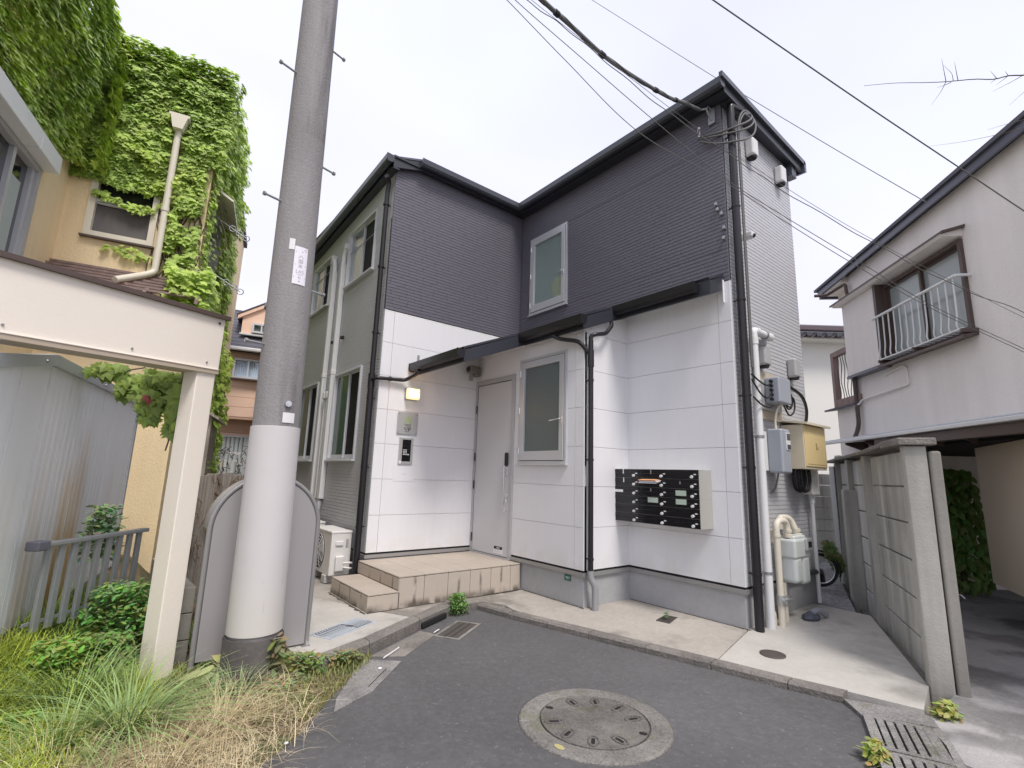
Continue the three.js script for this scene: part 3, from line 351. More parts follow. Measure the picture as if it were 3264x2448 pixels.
  const stk = canvasTex(256, 128, (c, w, h) => { c.fillStyle = '#eceaf0'; c.fillRect(0, 0, w, h); c.fillStyle = '#060508'; c.fillRect(8, 8, w - 20, 50); c.fillStyle = '#e8e6ec'; for (let i = 0; i < 5; i++) c.fillRect(84 + i * 18, 24, 13, 20); c.fillStyle = '#b5b3bb'; for (let i = 0; i < 3; i++) c.fillRect(14, 72 + i * 16, [150, 190, 210][i], 5); });
  sheet('sticker', 0.20, 0.10, stk, dr, [XD - 0.0145, 0.515, -5.43], -Math.PI / 2);
  // ---- porch canopy: one lean-to roof with a stepped eave
  const ry = (x) => 2.985 + 0.405 * (x - 3.12);
  const secs = [[3.12, -6.098, -4.86], [4.06, -4.86, -3.80], [4.70, -3.80, -2.565]];
  const canopy = part('canopy', bld);
  mesh('roof_sheet', secs.map(([x, z0, z1]) => prism([[x, ry(x)], [4.985, ry(4.985)], [4.985, ry(4.985) + 0.03], [x - 0.02, ry(x) + 0.022]], z0, z1)), M.trim, canopy);
  mesh('soffit', secs.map(([x, z0, z1]) => prism([[x + 0.025, ry(x) - 0.15], [4.985, ry(4.985) - 0.15], [4.985, ry(4.985) - 0.13], [x + 0.025, ry(x) - 0.13]], z0 + 0.001, z1 - 0.021)), M.seam, canopy);
  for (const [x, z0, z1] of secs) mesh('fascia_board', bx(x, x + 0.024, ry(x) - 0.16, ry(x) - 0.002, z0, z1), M.trim, canopy);
  const verge = (xa, xb, z) => mesh('verge_board', prism([[xa + 0.025, ry(xa) - 0.16], [xb, ry(xb) - 0.16], [xb, ry(xb) - 0.002], [xa + 0.025, ry(xa) - 0.002]], z - 0.02, z), M.trim, canopy);
  /* stepped verges */ verge(3.12, 4.06, -4.86); verge(4.06, 4.70, -3.80); verge(4.70, 4.985, -2.565);
  mesh('end_trim', bx(4.955, 4.985, 3.43, 3.69, -2.564, -2.556), M.white, canopy);
  // moulded gutter, running in z; bracket ends closed
  const gut = (x, y, z0, z1) => prism([[x, y], [x - 0.005, y - 0.075], [x - 0.03, y - 0.10], [x - 0.085, y - 0.10], [x - 0.105, y - 0.07], [x - 0.108, y + 0.008], [x - 0.098, y + 0.008], [x - 0.095, y - 0.062], [x - 0.08, y - 0.088], [x - 0.035, y - 0.088], [x - 0.015, y - 0.07], [x - 0.012, y]], z0, z1);
  const gcap = (x, y, z) => prism([[x + 0.002, y + 0.004], [x - 0.007, y - 0.08], [x - 0.03, y - 0.106], [x - 0.087, y - 0.106], [x - 0.111, y - 0.07], [x - 0.113, y + 0.012]], z, z + 0.006);
  const gz = [[3.118, -6.07, -4.84], [4.058, -4.95, -3.74], [4.698, -3.98, -2.70]];
  for (const [x, z0, z1] of gz) mesh('gutter', [gut(x, ry(x) - 0.02, z0, z1), gcap(x, ry(x) - 0.02, z0 - 0.006), gcap(x, ry(x) - 0.02, z1)], M.blackPipe, canopy);
  mesh('flashing', bx(3.14, 3.17, 2.99, 3.12, -6.098, -6.088), M.flash, canopy);
  // ---- main eaves
  const ev = part('eaves', bld);
  mesh('soffit', [bx(2.52, 4.96, 5.90, 5.93, -6.0, -6.3), bx(4.84, 6.93, 5.90, 5.93, ZR + 0.10, -12.9), bx(4.84, 4.99, 5.885, 5.90, ZA + 0.0, ZR + 0.1), bx(4.99, 6.9, 5.86, 5.88, ZR, ZR + 0.11)], M.trim, ev);
  mesh('fascia_board', prism([[2.50, 5.735], [2.98, 5.885], [4.85, 5.885], [4.85, 6.03], [2.96, 6.05], [2.50, 5.90]], -6.045, -6.02), M.trim, ev);
  mesh('fascia_board', prism([[-6.02, 5.88], [-2.37, 5.88], [-2.37, 6.03], [-6.02, 6.03]], 4.85, 4.875, 'x'), M.trim, ev);
  mesh('verge_board', prism([[4.875, 5.88], [6.98, 5.79], [6.98, 5.94], [4.875, 6.03]], -2.395, -2.37), M.trim, ev);
  mesh('verge_trim', prism([[4.74, 6.00], [7.0, 5.90], [7.0, 5.965], [4.74, 6.065]], -2.37, -2.33), M.gutter, ev);
  mesh('verge_end', [bx(6.70, 6.84, 5.66, 5.82, -2.5, -2.40), prism([[6.96, 5.78], [7.02, 5.80], [7.02, 5.95], [6.96, 5.95]], -2.45, -2.33)], M.trimSheet, ev);
  mesh('fascia_board', prism([[-6.02, 5.735], [-13, 5.32], [-13, 5.47], [-6.02, 5.90]], 2.50, 2.525, 'x'), M.trim, ev);
  mesh('soffit', prism([[-6.02, 5.735], [-13, 5.32], [-13, 5.34], [-6.02, 5.755]], 2.525, 2.62, 'x'), M.trim, ev);
  mesh('roof_sheet', [prism([[2.50, 5.88], [2.96, 6.03], [4.86, 6.03], [4.86, 6.05], [2.96, 6.06], [2.48, 5.90]], -12.9, -6.01), prism([[4.80, 6.031], [6.98, 5.94], [6.98, 5.955], [4.80, 6.05]], -12.9, -2.371)], M.trimSheet, ev);
  mesh('gutter', [gut(4.848, 6.01, -5.93, -2.36), gcap(4.848, 6.01, -2.36)], M.gutter, ev);
  const gA = gut(0, 6.01, 0, 1.93); gA.rotateY(Math.PI / 2); gA.translate(2.93, 0, -6.018); const cA = gcap(0, 6.01, -0.003); cA.rotateY(Math.PI / 2); cA.translate(2.93, 0, -6.018);
  gA.rotateY(0);
  mesh('gutter', [gA, cA], M.gutter, ev);
  const gL = gut(2.50, 5.865, -7.0, 0); gL.translate(0, 0, 0); { const p = gL.attributes.position; for (let i = 0; i < p.count; i++) p.setY(i, p.getY(i) + 0.06 * p.getZ(i)); gL.translate(0, 0, -5.95); gL.computeVertexNormals(); } const cL = gcap(2.50, 5.865, -5.95);
  mesh('gutter', [gL, cL], M.gutter, ev);
  // ---- downpipes
  const clampAt = (x, y, z, r, dx, dz) => [cyl([x, y - 0.012, z], [x, y + 0.012, z], r + 0.006, r + 0.006, 14), bx(Math.min(x, x + dx) - 0.008, Math.max(x, x + dx) + 0.008, y - 0.006, y + 0.006, Math.min(z, z + dz) - 0.008, Math.max(z, z + dz) + 0.008)];
  let d = part('downpipe', bld);
  mesh('pipe', [tube([[2.47, 5.62, -6.10], [2.545, 5.60, -6.17], [2.545, 5.45, -6.21], [2.545, 2.75, -6.21]], 0.035, 0.05), cyl([2.545, 2.78, -6.21], [2.545, 2.58, -6.21], 0.046), cyl([2.545, 2.6, -6.21], [2.545, 0.05, -6.21], 0.042)], M.blackPipe, d);
  for (const y of [5.25, 4.3, 3.35, 2.45, 1.55, 0.8]) mesh('clamp', clampAt(2.545, y, -6.21, 0.04, 0.06, 0), M.blackPipe, d);
  d = part('downpipe', bld);
  mesh('pipe', [tube([[3.05, 2.86, -5.85], [3.05, 2.80, -5.93], [2.95, 2.725, -6.045], [2.545, 2.705, -6.06], [2.545, 2.69, -6.21]], 0.026, 0.05)], M.blackPipe, d);
  mesh('clamp', [cyl([2.72, 2.715, -6.052], [2.75, 2.716, -6.05], 0.032)], M.blackPipe, d);
  d = part('downpipe', bld);
  mesh('pipe', [cyl([5.07, 0.06, -2.42], [5.07, 5.72, -2.42], 0.043, 0.043, 16), tube([[5.07, 5.70, -2.42], [5.07, 5.84, -2.42], [5.24, 5.86, -2.40]], 0.043, 0.03)], M.blackPipe, d);
  for (const y of [5.45, 4.55, 3.45, 2.4, 1.65, 0.62]) mesh('clamp', clampAt(5.07, y, -2.42, 0.043, 0, -0.07), M.blackPipe, d);
  d = part('downpipe', bld);
  mesh('pipe', [cyl([4.23, 0.47, -3.83], [4.23, 3.10, -3.83], 0.03, 0.03, 14), cyl([4.23, 2.78, -3.83], [4.23, 2.98, -3.83], 0.038), tube([[4.0, 3.20, -4.25], [4.06, 3.155, -4.18], [4.12, 3.09, -3.92], [4.225, 2.94, -3.84]], 0.026, 0.06), tube([[4.62, 3.47, -3.86], [4.58, 3.36, -3.80], [4.44, 3.22, -3.78], [4.27, 3.18, -3.80], [4.23, 3.16, -3.83], [4.23, 3.0, -3.83]], 0.026, 0.05)], M.blackPipe, d);
  for (const y of [2.62, 1.70, 0.62]) mesh('clamp', clampAt(4.23, y, -3.83, 0.03, 0, -0.07), M.blackPipe, d);
  mesh('ground_elbow', [tube([[4.23, 0.50, -3.83], [4.23, 0.42, -3.83], [4.27, 0.34, -3.80], [4.27, 0.06, -3.80]], 0.036, 0.04)], M.pvcGrey, d);
  // ---- air-conditioner ducts climbing the left wall
  for (const [z, top, bend] of [[-7.86, 5.06, 0.10], [-8.28, 5.06, -0.10]]) {
    d = part('pipe_cover', bld);
    mesh('duct', [rb(2.53, 2.608, 1.05, top - 0.16, z - 0.035, z + 0.035, 0.012), tube([[2.568, top - 0.18, z], [2.568, top, z + bend * 0.2], [2.575, top + 0.09, z + bend]], 0.04, 0.06)], M.duct, d);
    mesh('joint', [rb(2.525, 2.608, 3.0, 3.08, z - 0.042, z + 0.042, 0.01), rb(2.53, 2.61, top + 0.06, top + 0.16, z + bend - 0.045, z + bend + 0.045, 0.015)], M.duct, d);
  }
  for (const z of [-8.0, -8.12]) { d = part('pipe_cover', bld); mesh('duct', [rb(2.55, 2.608, 1.05, 2.66, z - 0.028, z + 0.028, 0.01), rb(2.53, 2.61, 2.62, 2.74, z - 0.04, z + 0.05, 0.02)], M.duct, d); }
  for (const z of [-7.62, -8.05]) mesh('vent_cap', rb(2.555, 2.605, 3.55, 3.60, z - 0.03, z + 0.03, 0.01), M.ventDark, bld);
  mesh('drain_hose', [tube([[2.56, 1.06, -7.9], [2.55, 0.95, -7.85], [2.45, 0.8, -7.6], [2.38, 0.6, -7.3]], 0.035, 0.08)], M.pvcGrey, bld);
  // ---- hooded vents on the right wall
  for (const [x, y] of [[5.62, 5.44], [6.42, 5.42], [5.58, 2.80], [6.38, 2.78]]) {
    const v = part('vent_hood', bld); const s = new THREE.Shape(); s.moveTo(-0.075, 0); s.lineTo(-0.075, 0.24); s.lineTo(0.075, 0.24); s.lineTo(0.075, 0); s.absarc(0, 0, 0.075, 0, Math.PI, true);
    mesh('hood', [rb(x - 0.075, x + 0.075, y, y + 0.24, ZR + 0.001, ZR + 0.11, 0.03, 4)], y > 4 ? M.duct : M.ventHood, v);
    mesh('louvre', [cyl([x, y - 0.02, ZR + 0.055], [x, y + 0.01, ZR + 0.055], 0.05, 0.055, 16)], M.ventDark, v);
  }
}

// entrance steps, tiled
{
  const st = thing('entrance_steps', 'beige tiled landing and lower step at the door', 'steps');
  mesh('core', [bx(2.535, 4.19, 0, 0.392, -6.08, -4.985), bx(2.195, 2.535, 0, 0.252, -6.0, -4.965)], M.grout, st);
  const g = 0.004, r = rand(5);
  const tileBox = (x0, x1, y0, y1, z0, z1) => mesh('tile', rb(x0 + g / 2, x1 - g / 2, y0 + g / 2, y1 - g / 2, z0 + g / 2, z1 - g / 2, 0.004, 1), y1 - y0 > 0.05 ? M.riser : M.tile, st);
  const xs = [2.52, 2.83, 3.13, 3.43, 3.73, 4.03, 4.19], zs = [-6.085, -5.69, -5.33, -4.97];
  for (let i = 0; i < 6; i++) for (let j = 0; j < 3; j++) { const m = tileBox(xs[i], xs[i + 1], 0.394, 0.414, zs[j], zs[j + 1]); }
  for (let i = 0; i < 6; i++) tileBox(xs[i], xs[i + 1], 0.095, 0.392, -4.985, -4.968);
  for (let j = 0; j < 4; j++) tileBox(2.518, 2.535, 0.272, 0.392, -6.08 + j * 0.278, -6.08 + (j + 1) * 0.278);
  for (let j = 0; j < 3; j++) { tileBox(2.18, 2.518, 0.254, 0.274, -6.0 + j * 0.35, -6.0 + (j + 1) * 0.35); }
  for (let j = 0; j < 4; j++) tileBox(2.178, 2.195, 0.09, 0.252, -6.0 + j * 0.2625, -6.0 + (j + 1) * 0.2625);
  tileBox(2.18, 2.52, 0.09, 0.252, -4.965, -4.948);
}
// lamp, sign, intercom, notice, camera
{
  const lamp = thing('wall_lamp', 'small square lamp glowing warm white above the steel name plate', 'lamp');
  mesh('base', rb(2.985, 3.175, 2.47, 2.63, ZA, ZA + 0.03, 0.01), M.flash, lamp);
  mesh('shade', rb(2.99, 3.17, 2.475, 2.625, ZA + 0.03, ZA + 0.11, 0.02, 4), new THREE.MeshStandardMaterial({ color: new THREE.Color(0.9, 0.85, 0.7), emissive: new THREE.Color().setRGB(0.95, 0.68, 0.26), emissiveIntensity: 0.5, roughness: 0.5 }), lamp);
  const pl = new THREE.PointLight(0xffc48a, 0.045, 0, 2); pl.position.set(3.08, 2.55, ZA + 0.16); pl.castShadow = true; scene.add(pl);
  const nm = thing('name_plate', 'square brushed steel plate with green chevrons and TOKYO lettering', 'sign');
  mesh('plate', rb(2.905, 3.205, 2.0, 2.30, ZA + 0.012, ZA + 0.018, 0.002), M.plateSteel, nm);
  for (const [x, y] of [[2.925, 2.02], [3.185, 2.02], [2.925, 2.28], [3.185, 2.28]]) mesh('stud', cyl([x, y, ZA], [x, y, ZA + 0.024], 0.009, 0.009, 12), M.chrome, nm);
  const t = canvasTex(512, 512, (c, w) => { c.clearRect(0, 0, w, w); c.strokeStyle = '#a9c06a'; c.lineWidth = 20; for (let i = 0; i < 3; i++) { c.beginPath(); c.moveTo(176, 170 + i * 52); c.lineTo(256, 96 + i * 52); c.lineTo(336, 170 + i * 52); c.stroke(); }
    c.fillStyle = '#23241f'; c.font = 'bold 54px sans-serif'; c.textAlign = 'center'; c.fillText('TOKYO', 256, 318); c.strokeStyle = '#1c1d1a'; c.lineWidth = 13; c.beginPath(); c.moveTo(222, 340); c.lineTo(172, 382); c.lineTo(222, 424); c.stroke(); c.beginPath(); c.moveTo(258, 336); c.lineTo(232, 428); c.stroke(); c.beginPath(); c.moveTo(286, 340); c.lineTo(310, 340); c.lineTo(346, 382); c.lineTo(310, 424); c.lineTo(268, 424); c.stroke(); c.beginPath(); c.moveTo(300, 352); c.lineTo(274, 392); c.lineTo(300, 392); c.lineTo(276, 424); c.stroke();
    c.lineWidth = 5; const k = (x, y) => { c.strokeRect(x, y, 18, 20); c.beginPath(); c.moveTo(x + 9, y); c.lineTo(x + 9, y + 20); c.moveTo(x, y + 10); c.lineTo(x + 18, y + 10); c.stroke(); }; c.beginPath(); c.moveTo(184, 452); c.lineTo(184, 468); c.lineTo(202, 472); c.stroke(); k(222, 450); k(270, 450); c.beginPath(); c.moveTo(322, 450); c.lineTo(328, 472); c.stroke(); });
  sheet('print', 0.29, 0.29, t, nm, [3.055, 2.15, ZA + 0.0195], 0, 0.5, { transparent: true });
  const ic = thing('intercom', 'grey framed intercom panel with black keypad under the name plate', 'intercom');
  mesh('frame', rb(2.955, 3.16, 1.603, 1.955, ZA, ZA + 0.02, 0.004), M.plateSteel, ic);
  const kt = canvasTex(256, 512, (c, w, h) => { c.fillStyle = '#0a090c'; c.fillRect(0, 0, w, h); c.fillStyle = '#2a2a33'; c.beginPath(); c.arc(48, 150, 16, 0, 7); c.fill(); c.fillStyle = '#dcdce0'; for (let r = 0; r < 4; r++) for (let k = 0; k < 3; k++) c.fillRect(30 + k * 40, 232 + r * 36, 27, 22); c.fillRect(150, 340, 62, 24); });
  sheet('keypad', 0.126, 0.29, kt, ic, [3.063, 1.783, ZA + 0.0215], 0, 0.15);
  mesh('sticker', bx(2.96, 2.995, 1.606, 1.645, ZA + 0.0205, ZA + 0.0215), M.paper, ic);
  const pp = thing('paper_notice', 'blank white paper sheet taped to the wall below the intercom', 'notice');
  mesh('paper', bx(2.905, 3.21, 1.375, 1.575, ZA + 0.001, ZA + 0.003), M.paper, pp); mesh('print', bx(3.02, 3.09, 1.468, 1.473, ZA + 0.003, ZA + 0.0035), std(0.5, 0.5, 0.55, 0.8), pp);
  const cam = thing('entrance_camera', 'dark boxy security camera under the canopy beside the door', 'camera');
  mesh('body', [rb(3.95, 4.06, 2.98, 3.09, ZA + 0.03, ZA + 0.16, 0.02), rb(4.06, 4.17, 2.95, 3.10, ZA + 0.001, ZA + 0.11, 0.02)], std(0.20, 0.19, 0.17, 0.5), cam); mesh('lens', cyl([3.95, 3.035, ZA + 0.1], [3.93, 3.03, ZA + 0.12], 0.035, 0.035, 14), M.rubber, cam); mesh('bracket', bx(4.02, 4.07, 2.88, 2.98, ZA + 0.001, ZA + 0.05), M.ventHood, cam);
  const c2 = thing('corner_camera', 'small grey security camera high on the grey corner wall beside the downpipe', 'camera');
  mesh('bracket', rb(5.22, 5.30, 4.22, 4.34, ZR + 0.001, ZR + 0.03, 0.01), M.duct, c2); mesh('body', [rb(5.25, 5.33, 4.23, 4.30, ZR + 0.03, ZR + 0.16, 0.015)], M.duct, c2); mesh('lens', cyl([5.29, 4.25, ZR + 0.16], [5.29, 4.245, ZR + 0.17], 0.022, 0.022, 12), M.rubber, c2);
  const pl2 = thing('house_number_plate', 'small green plate reading 15-1 on the foundation', 'plate');
  const pt = canvasTex(256, 160, (c, w, h) => { c.fillStyle = '#3b6b5e'; c.fillRect(0, 0, w, h); c.fillStyle = '#e6f2ea'; c.font = 'bold 84px sans-serif'; c.textAlign = 'center'; c.fillText('15-1', 128, 110); });
  mesh('plate', bx(XD + 0.014, XD + 0.019, 0.345, 0.41, -4.205, -4.105), std(0.05, 0.13, 0.10, 0.5), pl2); sheet('print', 0.1, 0.065, pt, pl2, [XD + 0.0125, 0.3775, -4.155], -Math.PI / 2);
}
// mailboxes: six rows, three columns
{
  const mb = thing('mailbox_unit', 'bank of eighteen black apartment mailboxes on the white wall', 'mailboxes');
  const x0 = 4.738, z0 = -3.92, z1 = -2.808, y0 = 1.015, rw = 0.0998, cw = (z1 - z0) / 3, r = rand(3);
  mesh('cabinet', [bx(x0 + 0.012, XB - 0.001, y0, y0 + 0.3, z0, z1), bx(x0 + 0.012, XB - 0.001, y0 + 0.301, y0 + 0.6, z0, z1)], M.mailSide, mb);
  for (let k = 0; k < 3; k++) for (let j = 0; j < 6; j++) {
    const za = z0 + k * cw, ya = y0 + j * rw, d = part('mailbox_door', mb);
    mesh('flap', rb(x0, x0 + 0.012, ya + 0.052, ya + rw - 0.0015, za + 0.0015, za + cw - 0.0015, 0.003, 1), M.mail, d);
    mesh('panel', rb(x0 + 0.003, x0 + 0.012, ya + 0.0015, ya + 0.0505, za + 0.0015, za + cw - 0.0015, 0.003, 1), M.mail, d);
    mesh('dial', [cyl([x0 + 0.003, ya + 0.026, za + cw - 0.075], [x0 - 0.016, ya + 0.026, za + cw - 0.075], 0.0165, 0.0145, 16)], M.pvcWhite, d);
    mesh('number_label', bx(x0 - 0.002, x0 + 0.003, ya + 0.046, ya + 0.058, za + cw - 0.052, za + cw - 0.026), M.label, d);
  }
  const tape = (k, yb, w, h, zo, m = M.tape) => mesh('tape', bx(x0 - 0.003, x0 - 0.001, y0 + yb, y0 + yb + h, z0 + k * cw + zo, z0 + k * cw + zo + w), m, mb);
  tape(1, 0.235, 0.135, 0.055, 0.115); tape(2, 0.325, 0.125, 0.055, 0.10); tape(2, 0.235, 0.125, 0.055, 0.10); tape(0, 0.33, 0.13, 0.03, 0.01, M.label);
  tape(0, 0.545, 0.014, 0.055, 0.14, M.chrome); tape(1, 0.545, 0.014, 0.055, 0.155, M.chrome); tape(0, 0.445, 0.014, 0.055, 0.145, M.chrome); tape(1, 0.355, 0.014, 0.035, 0.15, M.chrome); tape(2, 0.445, 0.014, 0.03, 0.15, M.chrome);
  const ml = thing('letter_bundle', 'orange and white letters sticking out of a middle mailbox slot', 'mail');
  const P = (y, a, m, dz) => { const g = bx(-0.085, 0.005, -0.004, 0.004, -0.115, 0.115); g.rotateZ(a); g.translate(x0, y, z0 + 1.5 * cw - 0.02 + dz); mesh('letter', g, m, ml); };
  P(y0 + 0.475, 0.15, M.paper, 0.01); P(y0 + 0.465, 0.22, M.paper, 0.0); P(y0 + 0.485, 0.1, M.paperOrange, -0.005);
}
// air conditioners
function ac(label, z1, y0, full) {
  const a = thing('outdoor_unit', label, 'air conditioner'), x0 = 2.27, x1 = 2.53, z0 = z1 - 0.74;
  mesh('casing', rb(x0, x1, y0, y0 + 0.52, z0, z1, 0.012), M.acWhite, a); mesh('lid', rb(x0 - 0.006, x1 + 0.006, y0 + 0.505, y0 + 0.535, z0 - 0.006, z1 + 0.006, 0.01), M.acWhite, a);
  const gr = []; for (const r of [0.06, 0.10, 0.14, 0.18, 0.22]) { const t = new THREE.TorusGeometry(r, 0.004, 6, 32); t.rotateY(Math.PI / 2); t.translate(x0 - 0.012, y0 + 0.26, z0 + 0.30); gr.push(t); } for (let i = 0; i < 12; i++) { const an = i * Math.PI / 6; gr.push(cyl([x0 - 0.012, y0 + 0.26, z0 + 0.3], [x0 - 0.012, y0 + 0.26 + 0.22 * Math.sin(an), z0 + 0.3 + 0.22 * Math.cos(an)], 0.0035, 0.0035, 5)); }
  mesh('fan_grille', gr, M.duct, a); mesh('fan_opening', cyl([x0 + 0.002, y0 + 0.26, z0 + 0.3], [x0 - 0.004, y0 + 0.26, z0 + 0.3], 0.225, 0.225, 32), M.ventDark, a);
  mesh('handle', rb(x0 + 0.055, x0 + 0.15, y0 + 0.36, y0 + 0.415, z1, z1 + 0.018, 0.008), M.duct, a);
  mesh('valve_cover', rb(x0 + 0.06, x0 + 0.17, y0 + 0.05, y0 + 0.24, z1, z1 + 0.045, 0.02, 3), M.acWhite, a);
  const lt = canvasTex(64, 128, (c) => { c.fillStyle = '#b9b8b4'; c.fillRect(0, 0, 64, 128); c.fillStyle = '#6c6c6c'; for (let i = 0; i < 9; i++) c.fillRect(6, 6 + i * 11, 30 + (i * 13) % 22, 4); c.fillStyle = '#222'; c.fillRect(10, 108, 30, 8); });
  sheet('rating_label', 0.04, 0.11, lt, a, [x0 + 0.205, y0 + 0.38, z1 + 0.001]);
  mesh('foot', [bx(x0 - 0.02, x1 + 0.02, y0 - 0.09, y0 - 0.001, z0 + 0.1, z0 + 0.2), bx(x0 - 0.02, x1 + 0.02, y0 - 0.09, y0 - 0.001, z1 - 0.2, z1 - 0.08)], M.conc, a);
  if (full) mesh('pipe', [tube([[x0 + 0.16, y0 + 0.15, z1 + 0.04], [x1 - 0.02, y0 + 0.16, z1 + 0.10], [x1 + 0.05, y0 + 0.12, z1 + 0.02]], 0.014, 0.05, 8), tube([[x0 + 0.16, y0 + 0.10, z1 + 0.04], [x1 - 0.02, y0 + 0.09, z1 + 0.10], [x1 + 0.05, y0 + 0.08, z1 + 0.02]], 0.012, 0.05, 8)], M.acWhite, a);
}
ac('white air conditioner outdoor unit beside the lower step, end towards us', -6.37, 0.20, true);
ac('second white outdoor unit farther back along the grey wall', -7.42, 0.22, false);

// ------------------------------------------------------------------ meters, boxes and pipes on the right wall
{
  const W = ZR;
  const p1 = thing('vent_pipe', 'tall white plastic pipe with an elbow at the top beside the black downpipe', 'pipe');
  mesh('pipe', [tube([[5.26, 0.10, -2.40], [5.26, 3.14, -2.40], [5.66, 3.14, -2.40]], 0.042, 0.045, 16)], M.pvcWhite, p1);
  mesh('socket', [cyl([5.26, 2.98, -2.4], [5.26, 3.06, -2.4], 0.048), cyl([5.36, 3.14, -2.4], [5.31, 3.14, -2.4], 0.048), cyl([5.62, 3.14, -2.4], [5.67, 3.14, -2.4], 0.048)], M.pvcWhite, p1);
  mesh('bracket', [bx(5.50, 5.53, 3.02, 3.09, W, -2.38), cyl([5.515, 3.14, -2.4], [5.545, 3.14, -2.4], 0.05)], M.steel, p1);
  for (const y of [1.98, 0.62]) mesh('clamp', [cyl([5.26, y - 0.012, -2.4], [5.26, y + 0.012, -2.4], 0.048), bx(5.15, 5.25, y - 0.006, y + 0.006, W, -2.41)], M.steel, p1);
  const p2 = thing('drain_elbow', 'short cream plastic elbow at the foot of the white pipe', 'pipe'); mesh('pipe', tube([[5.36, 0.06, -2.42], [5.36, 0.24, -2.42], [5.30, 0.26, -2.46], [5.28, 0.26, -2.52]], 0.032, 0.05, 12), M.pvcCream, p2);
  // junction box on two boards
  const jb = thing('junction_box', 'blue-grey cable junction box on tan boards with black cables', 'junction box');
  mesh('board', [bx(5.44, 6.02, 2.62, 2.74, W + 0.001, W + 0.025), bx(5.44, 6.02, 2.20, 2.32, W + 0.001, W + 0.025)], M.boxWood, jb);
  mesh('back_plate', rb(5.46, 5.98, 2.30, 2.64, W + 0.026, W + 0.05, 0.01), M.ventHood, jb);
  mesh('case', rb(5.56, 5.86, 2.37, 2.66, W + 0.05, W + 0.21, 0.02, 3), M.boxGrey, jb);
  for (let i = 0; i < 5; i++) mesh('gland', cyl([5.565, 2.41 + i * 0.05, W + 0.13], [5.53, 2.41 + i * 0.05, W + 0.13], 0.018, 0.018, 10), M.cable, jb);
  mesh('cable', [tube(curve([[5.08, 2.62, -2.36], [5.2, 2.56, -2.34], [5.38, 2.54, -2.35], [5.55, 2.58, -2.37]], 16), 0.009, 0, 7), tube(curve([[5.08, 2.56, -2.36], [5.2, 2.42, -2.33], [5.38, 2.40, -2.34], [5.55, 2.48, -2.37]], 16), 0.009, 0, 7), tube(curve([[5.09, 2.38, -2.36], [5.22, 2.31, -2.34], [5.4, 2.30, -2.35], [5.55, 2.33, -2.37]], 16), 0.009, 0, 7),
    tube(curve([[5.86, 2.56, -2.36], [5.95, 2.50, -2.33], [5.96, 2.38, -2.33], [5.88, 2.33, -2.34], [5.80, 2.38, -2.34]], 20), 0.009, 0, 7), tube(curve([[5.86, 2.52, -2.36], [5.98, 2.46, -2.32], [5.98, 2.32, -2.32], [5.86, 2.26, -2.33], [5.76, 2.36, -2.34]], 20), 0.01, 0, 7), tube(curve([[5.86, 2.47, -2.36], [5.93, 2.42, -2.33], [5.92, 2.36, -2.33], [5.82, 2.36, -2.33]], 20), 0.009, 0, 7)], M.cable, jb);
  const dc = thing('drop_cable', 'thick black wrapped cable arching from the junction box to the yellow box', 'cable'); mesh('cable', [tube(curve([[5.85, 2.62, -2.36], [5.95, 2.58, -2.32], [6.18, 2.50, -2.30], [6.33, 2.36, -2.32], [6.37, 2.18, -2.36]], 26), 0.018, 0, 8)], M.cable, dc);
  const tn = thing('ground_wire', 'thin cream conduit running from the junction box down to the meter', 'cable'); mesh('conduit', tube(curve([[5.72, 2.37, -2.36], [5.66, 2.28, -2.38], [5.66, 2.18, -2.40], [5.66, 2.08, -2.40]], 16), 0.012, 0, 8), M.pvcCream, tn);
  // electricity meter
  const em = thing('electricity_meter', 'grey electricity meter case with two small windows beside the yellow box', 'meter');
  mesh('back_plate', rb(5.44, 5.80, 1.63, 2.06, W + 0.001, W + 0.03, 0.01), M.pvcWhite, em); mesh('case', rb(5.58, 5.80, 1.61, 2.09, W + 0.03, W + 0.19, 0.025, 3), M.boxGrey, em);
  const z = W + 0.19; mesh('window_frame', [rb(5.675, 5.775, 1.86, 2.05, z, z + 0.008, 0.003)], M.pvcWhite, em); mesh('window', [bx(5.685, 5.765, 1.97, 2.04, z + 0.008, z + 0.011), bx(5.685, 5.765, 1.87, 1.92, z + 0.008, z + 0.011)], std(0.09, 0.10, 0.12, 0.15), em);
  mesh('cable', [tube([[5.66, 1.62, W + 0.1], [5.66, 1.46, W + 0.06], [5.655, 1.40, W + 0.02]], 0.01, 0.03, 8)], M.cableGrey, em);
  // yellow equipment box
  const yb = thing('equipment_box', 'yellowed cream metal box with sloping lid on the grey wall', 'box');
  mesh('case', rb(6.02, 6.64, 1.67, 2.17, W + 0.001, W + 0.24, 0.006), M.boxTan, yb); mesh('door', rb(6.03, 6.63, 1.70, 2.165, W + 0.24, W + 0.25, 0.004), M.boxYellow, yb);
  mesh('lid', prism([[W, 2.21], [W, 2.225], [W + 0.30, 2.19], [W + 0.30, 2.165]], 5.98, 6.68, 'x'), M.boxTan, yb); mesh('latch', [bx(6.33, 6.336, 1.90, 1.97, W + 0.25, W + 0.256), bx(6.336, 6.365, 1.90, 1.906, W + 0.25, W + 0.254), bx(6.375, 6.38, 1.90, 1.93, W + 0.25, W + 0.254)], std(0.25, 0.17, 0.06, 0.6), yb); mesh('seam', bx(6.06, 6.60, 1.725, 1.728, W + 0.25, W + 0.2515), M.brownMetal, yb);
  const cl = thing('cable_coil', 'black cable coil hanging under the yellow box', 'cable'); { const g = []; for (let i = 0; i < 5; i++) { const t = new THREE.TorusGeometry(0.125 + 0.006 * (i % 2), 0.011, 8, 28); t.scale(1, 1.25, 1); t.translate(6.22, 1.58, W + 0.06 + 0.025 * i); g.push(t); } mesh('cable', g, M.cable, cl); }
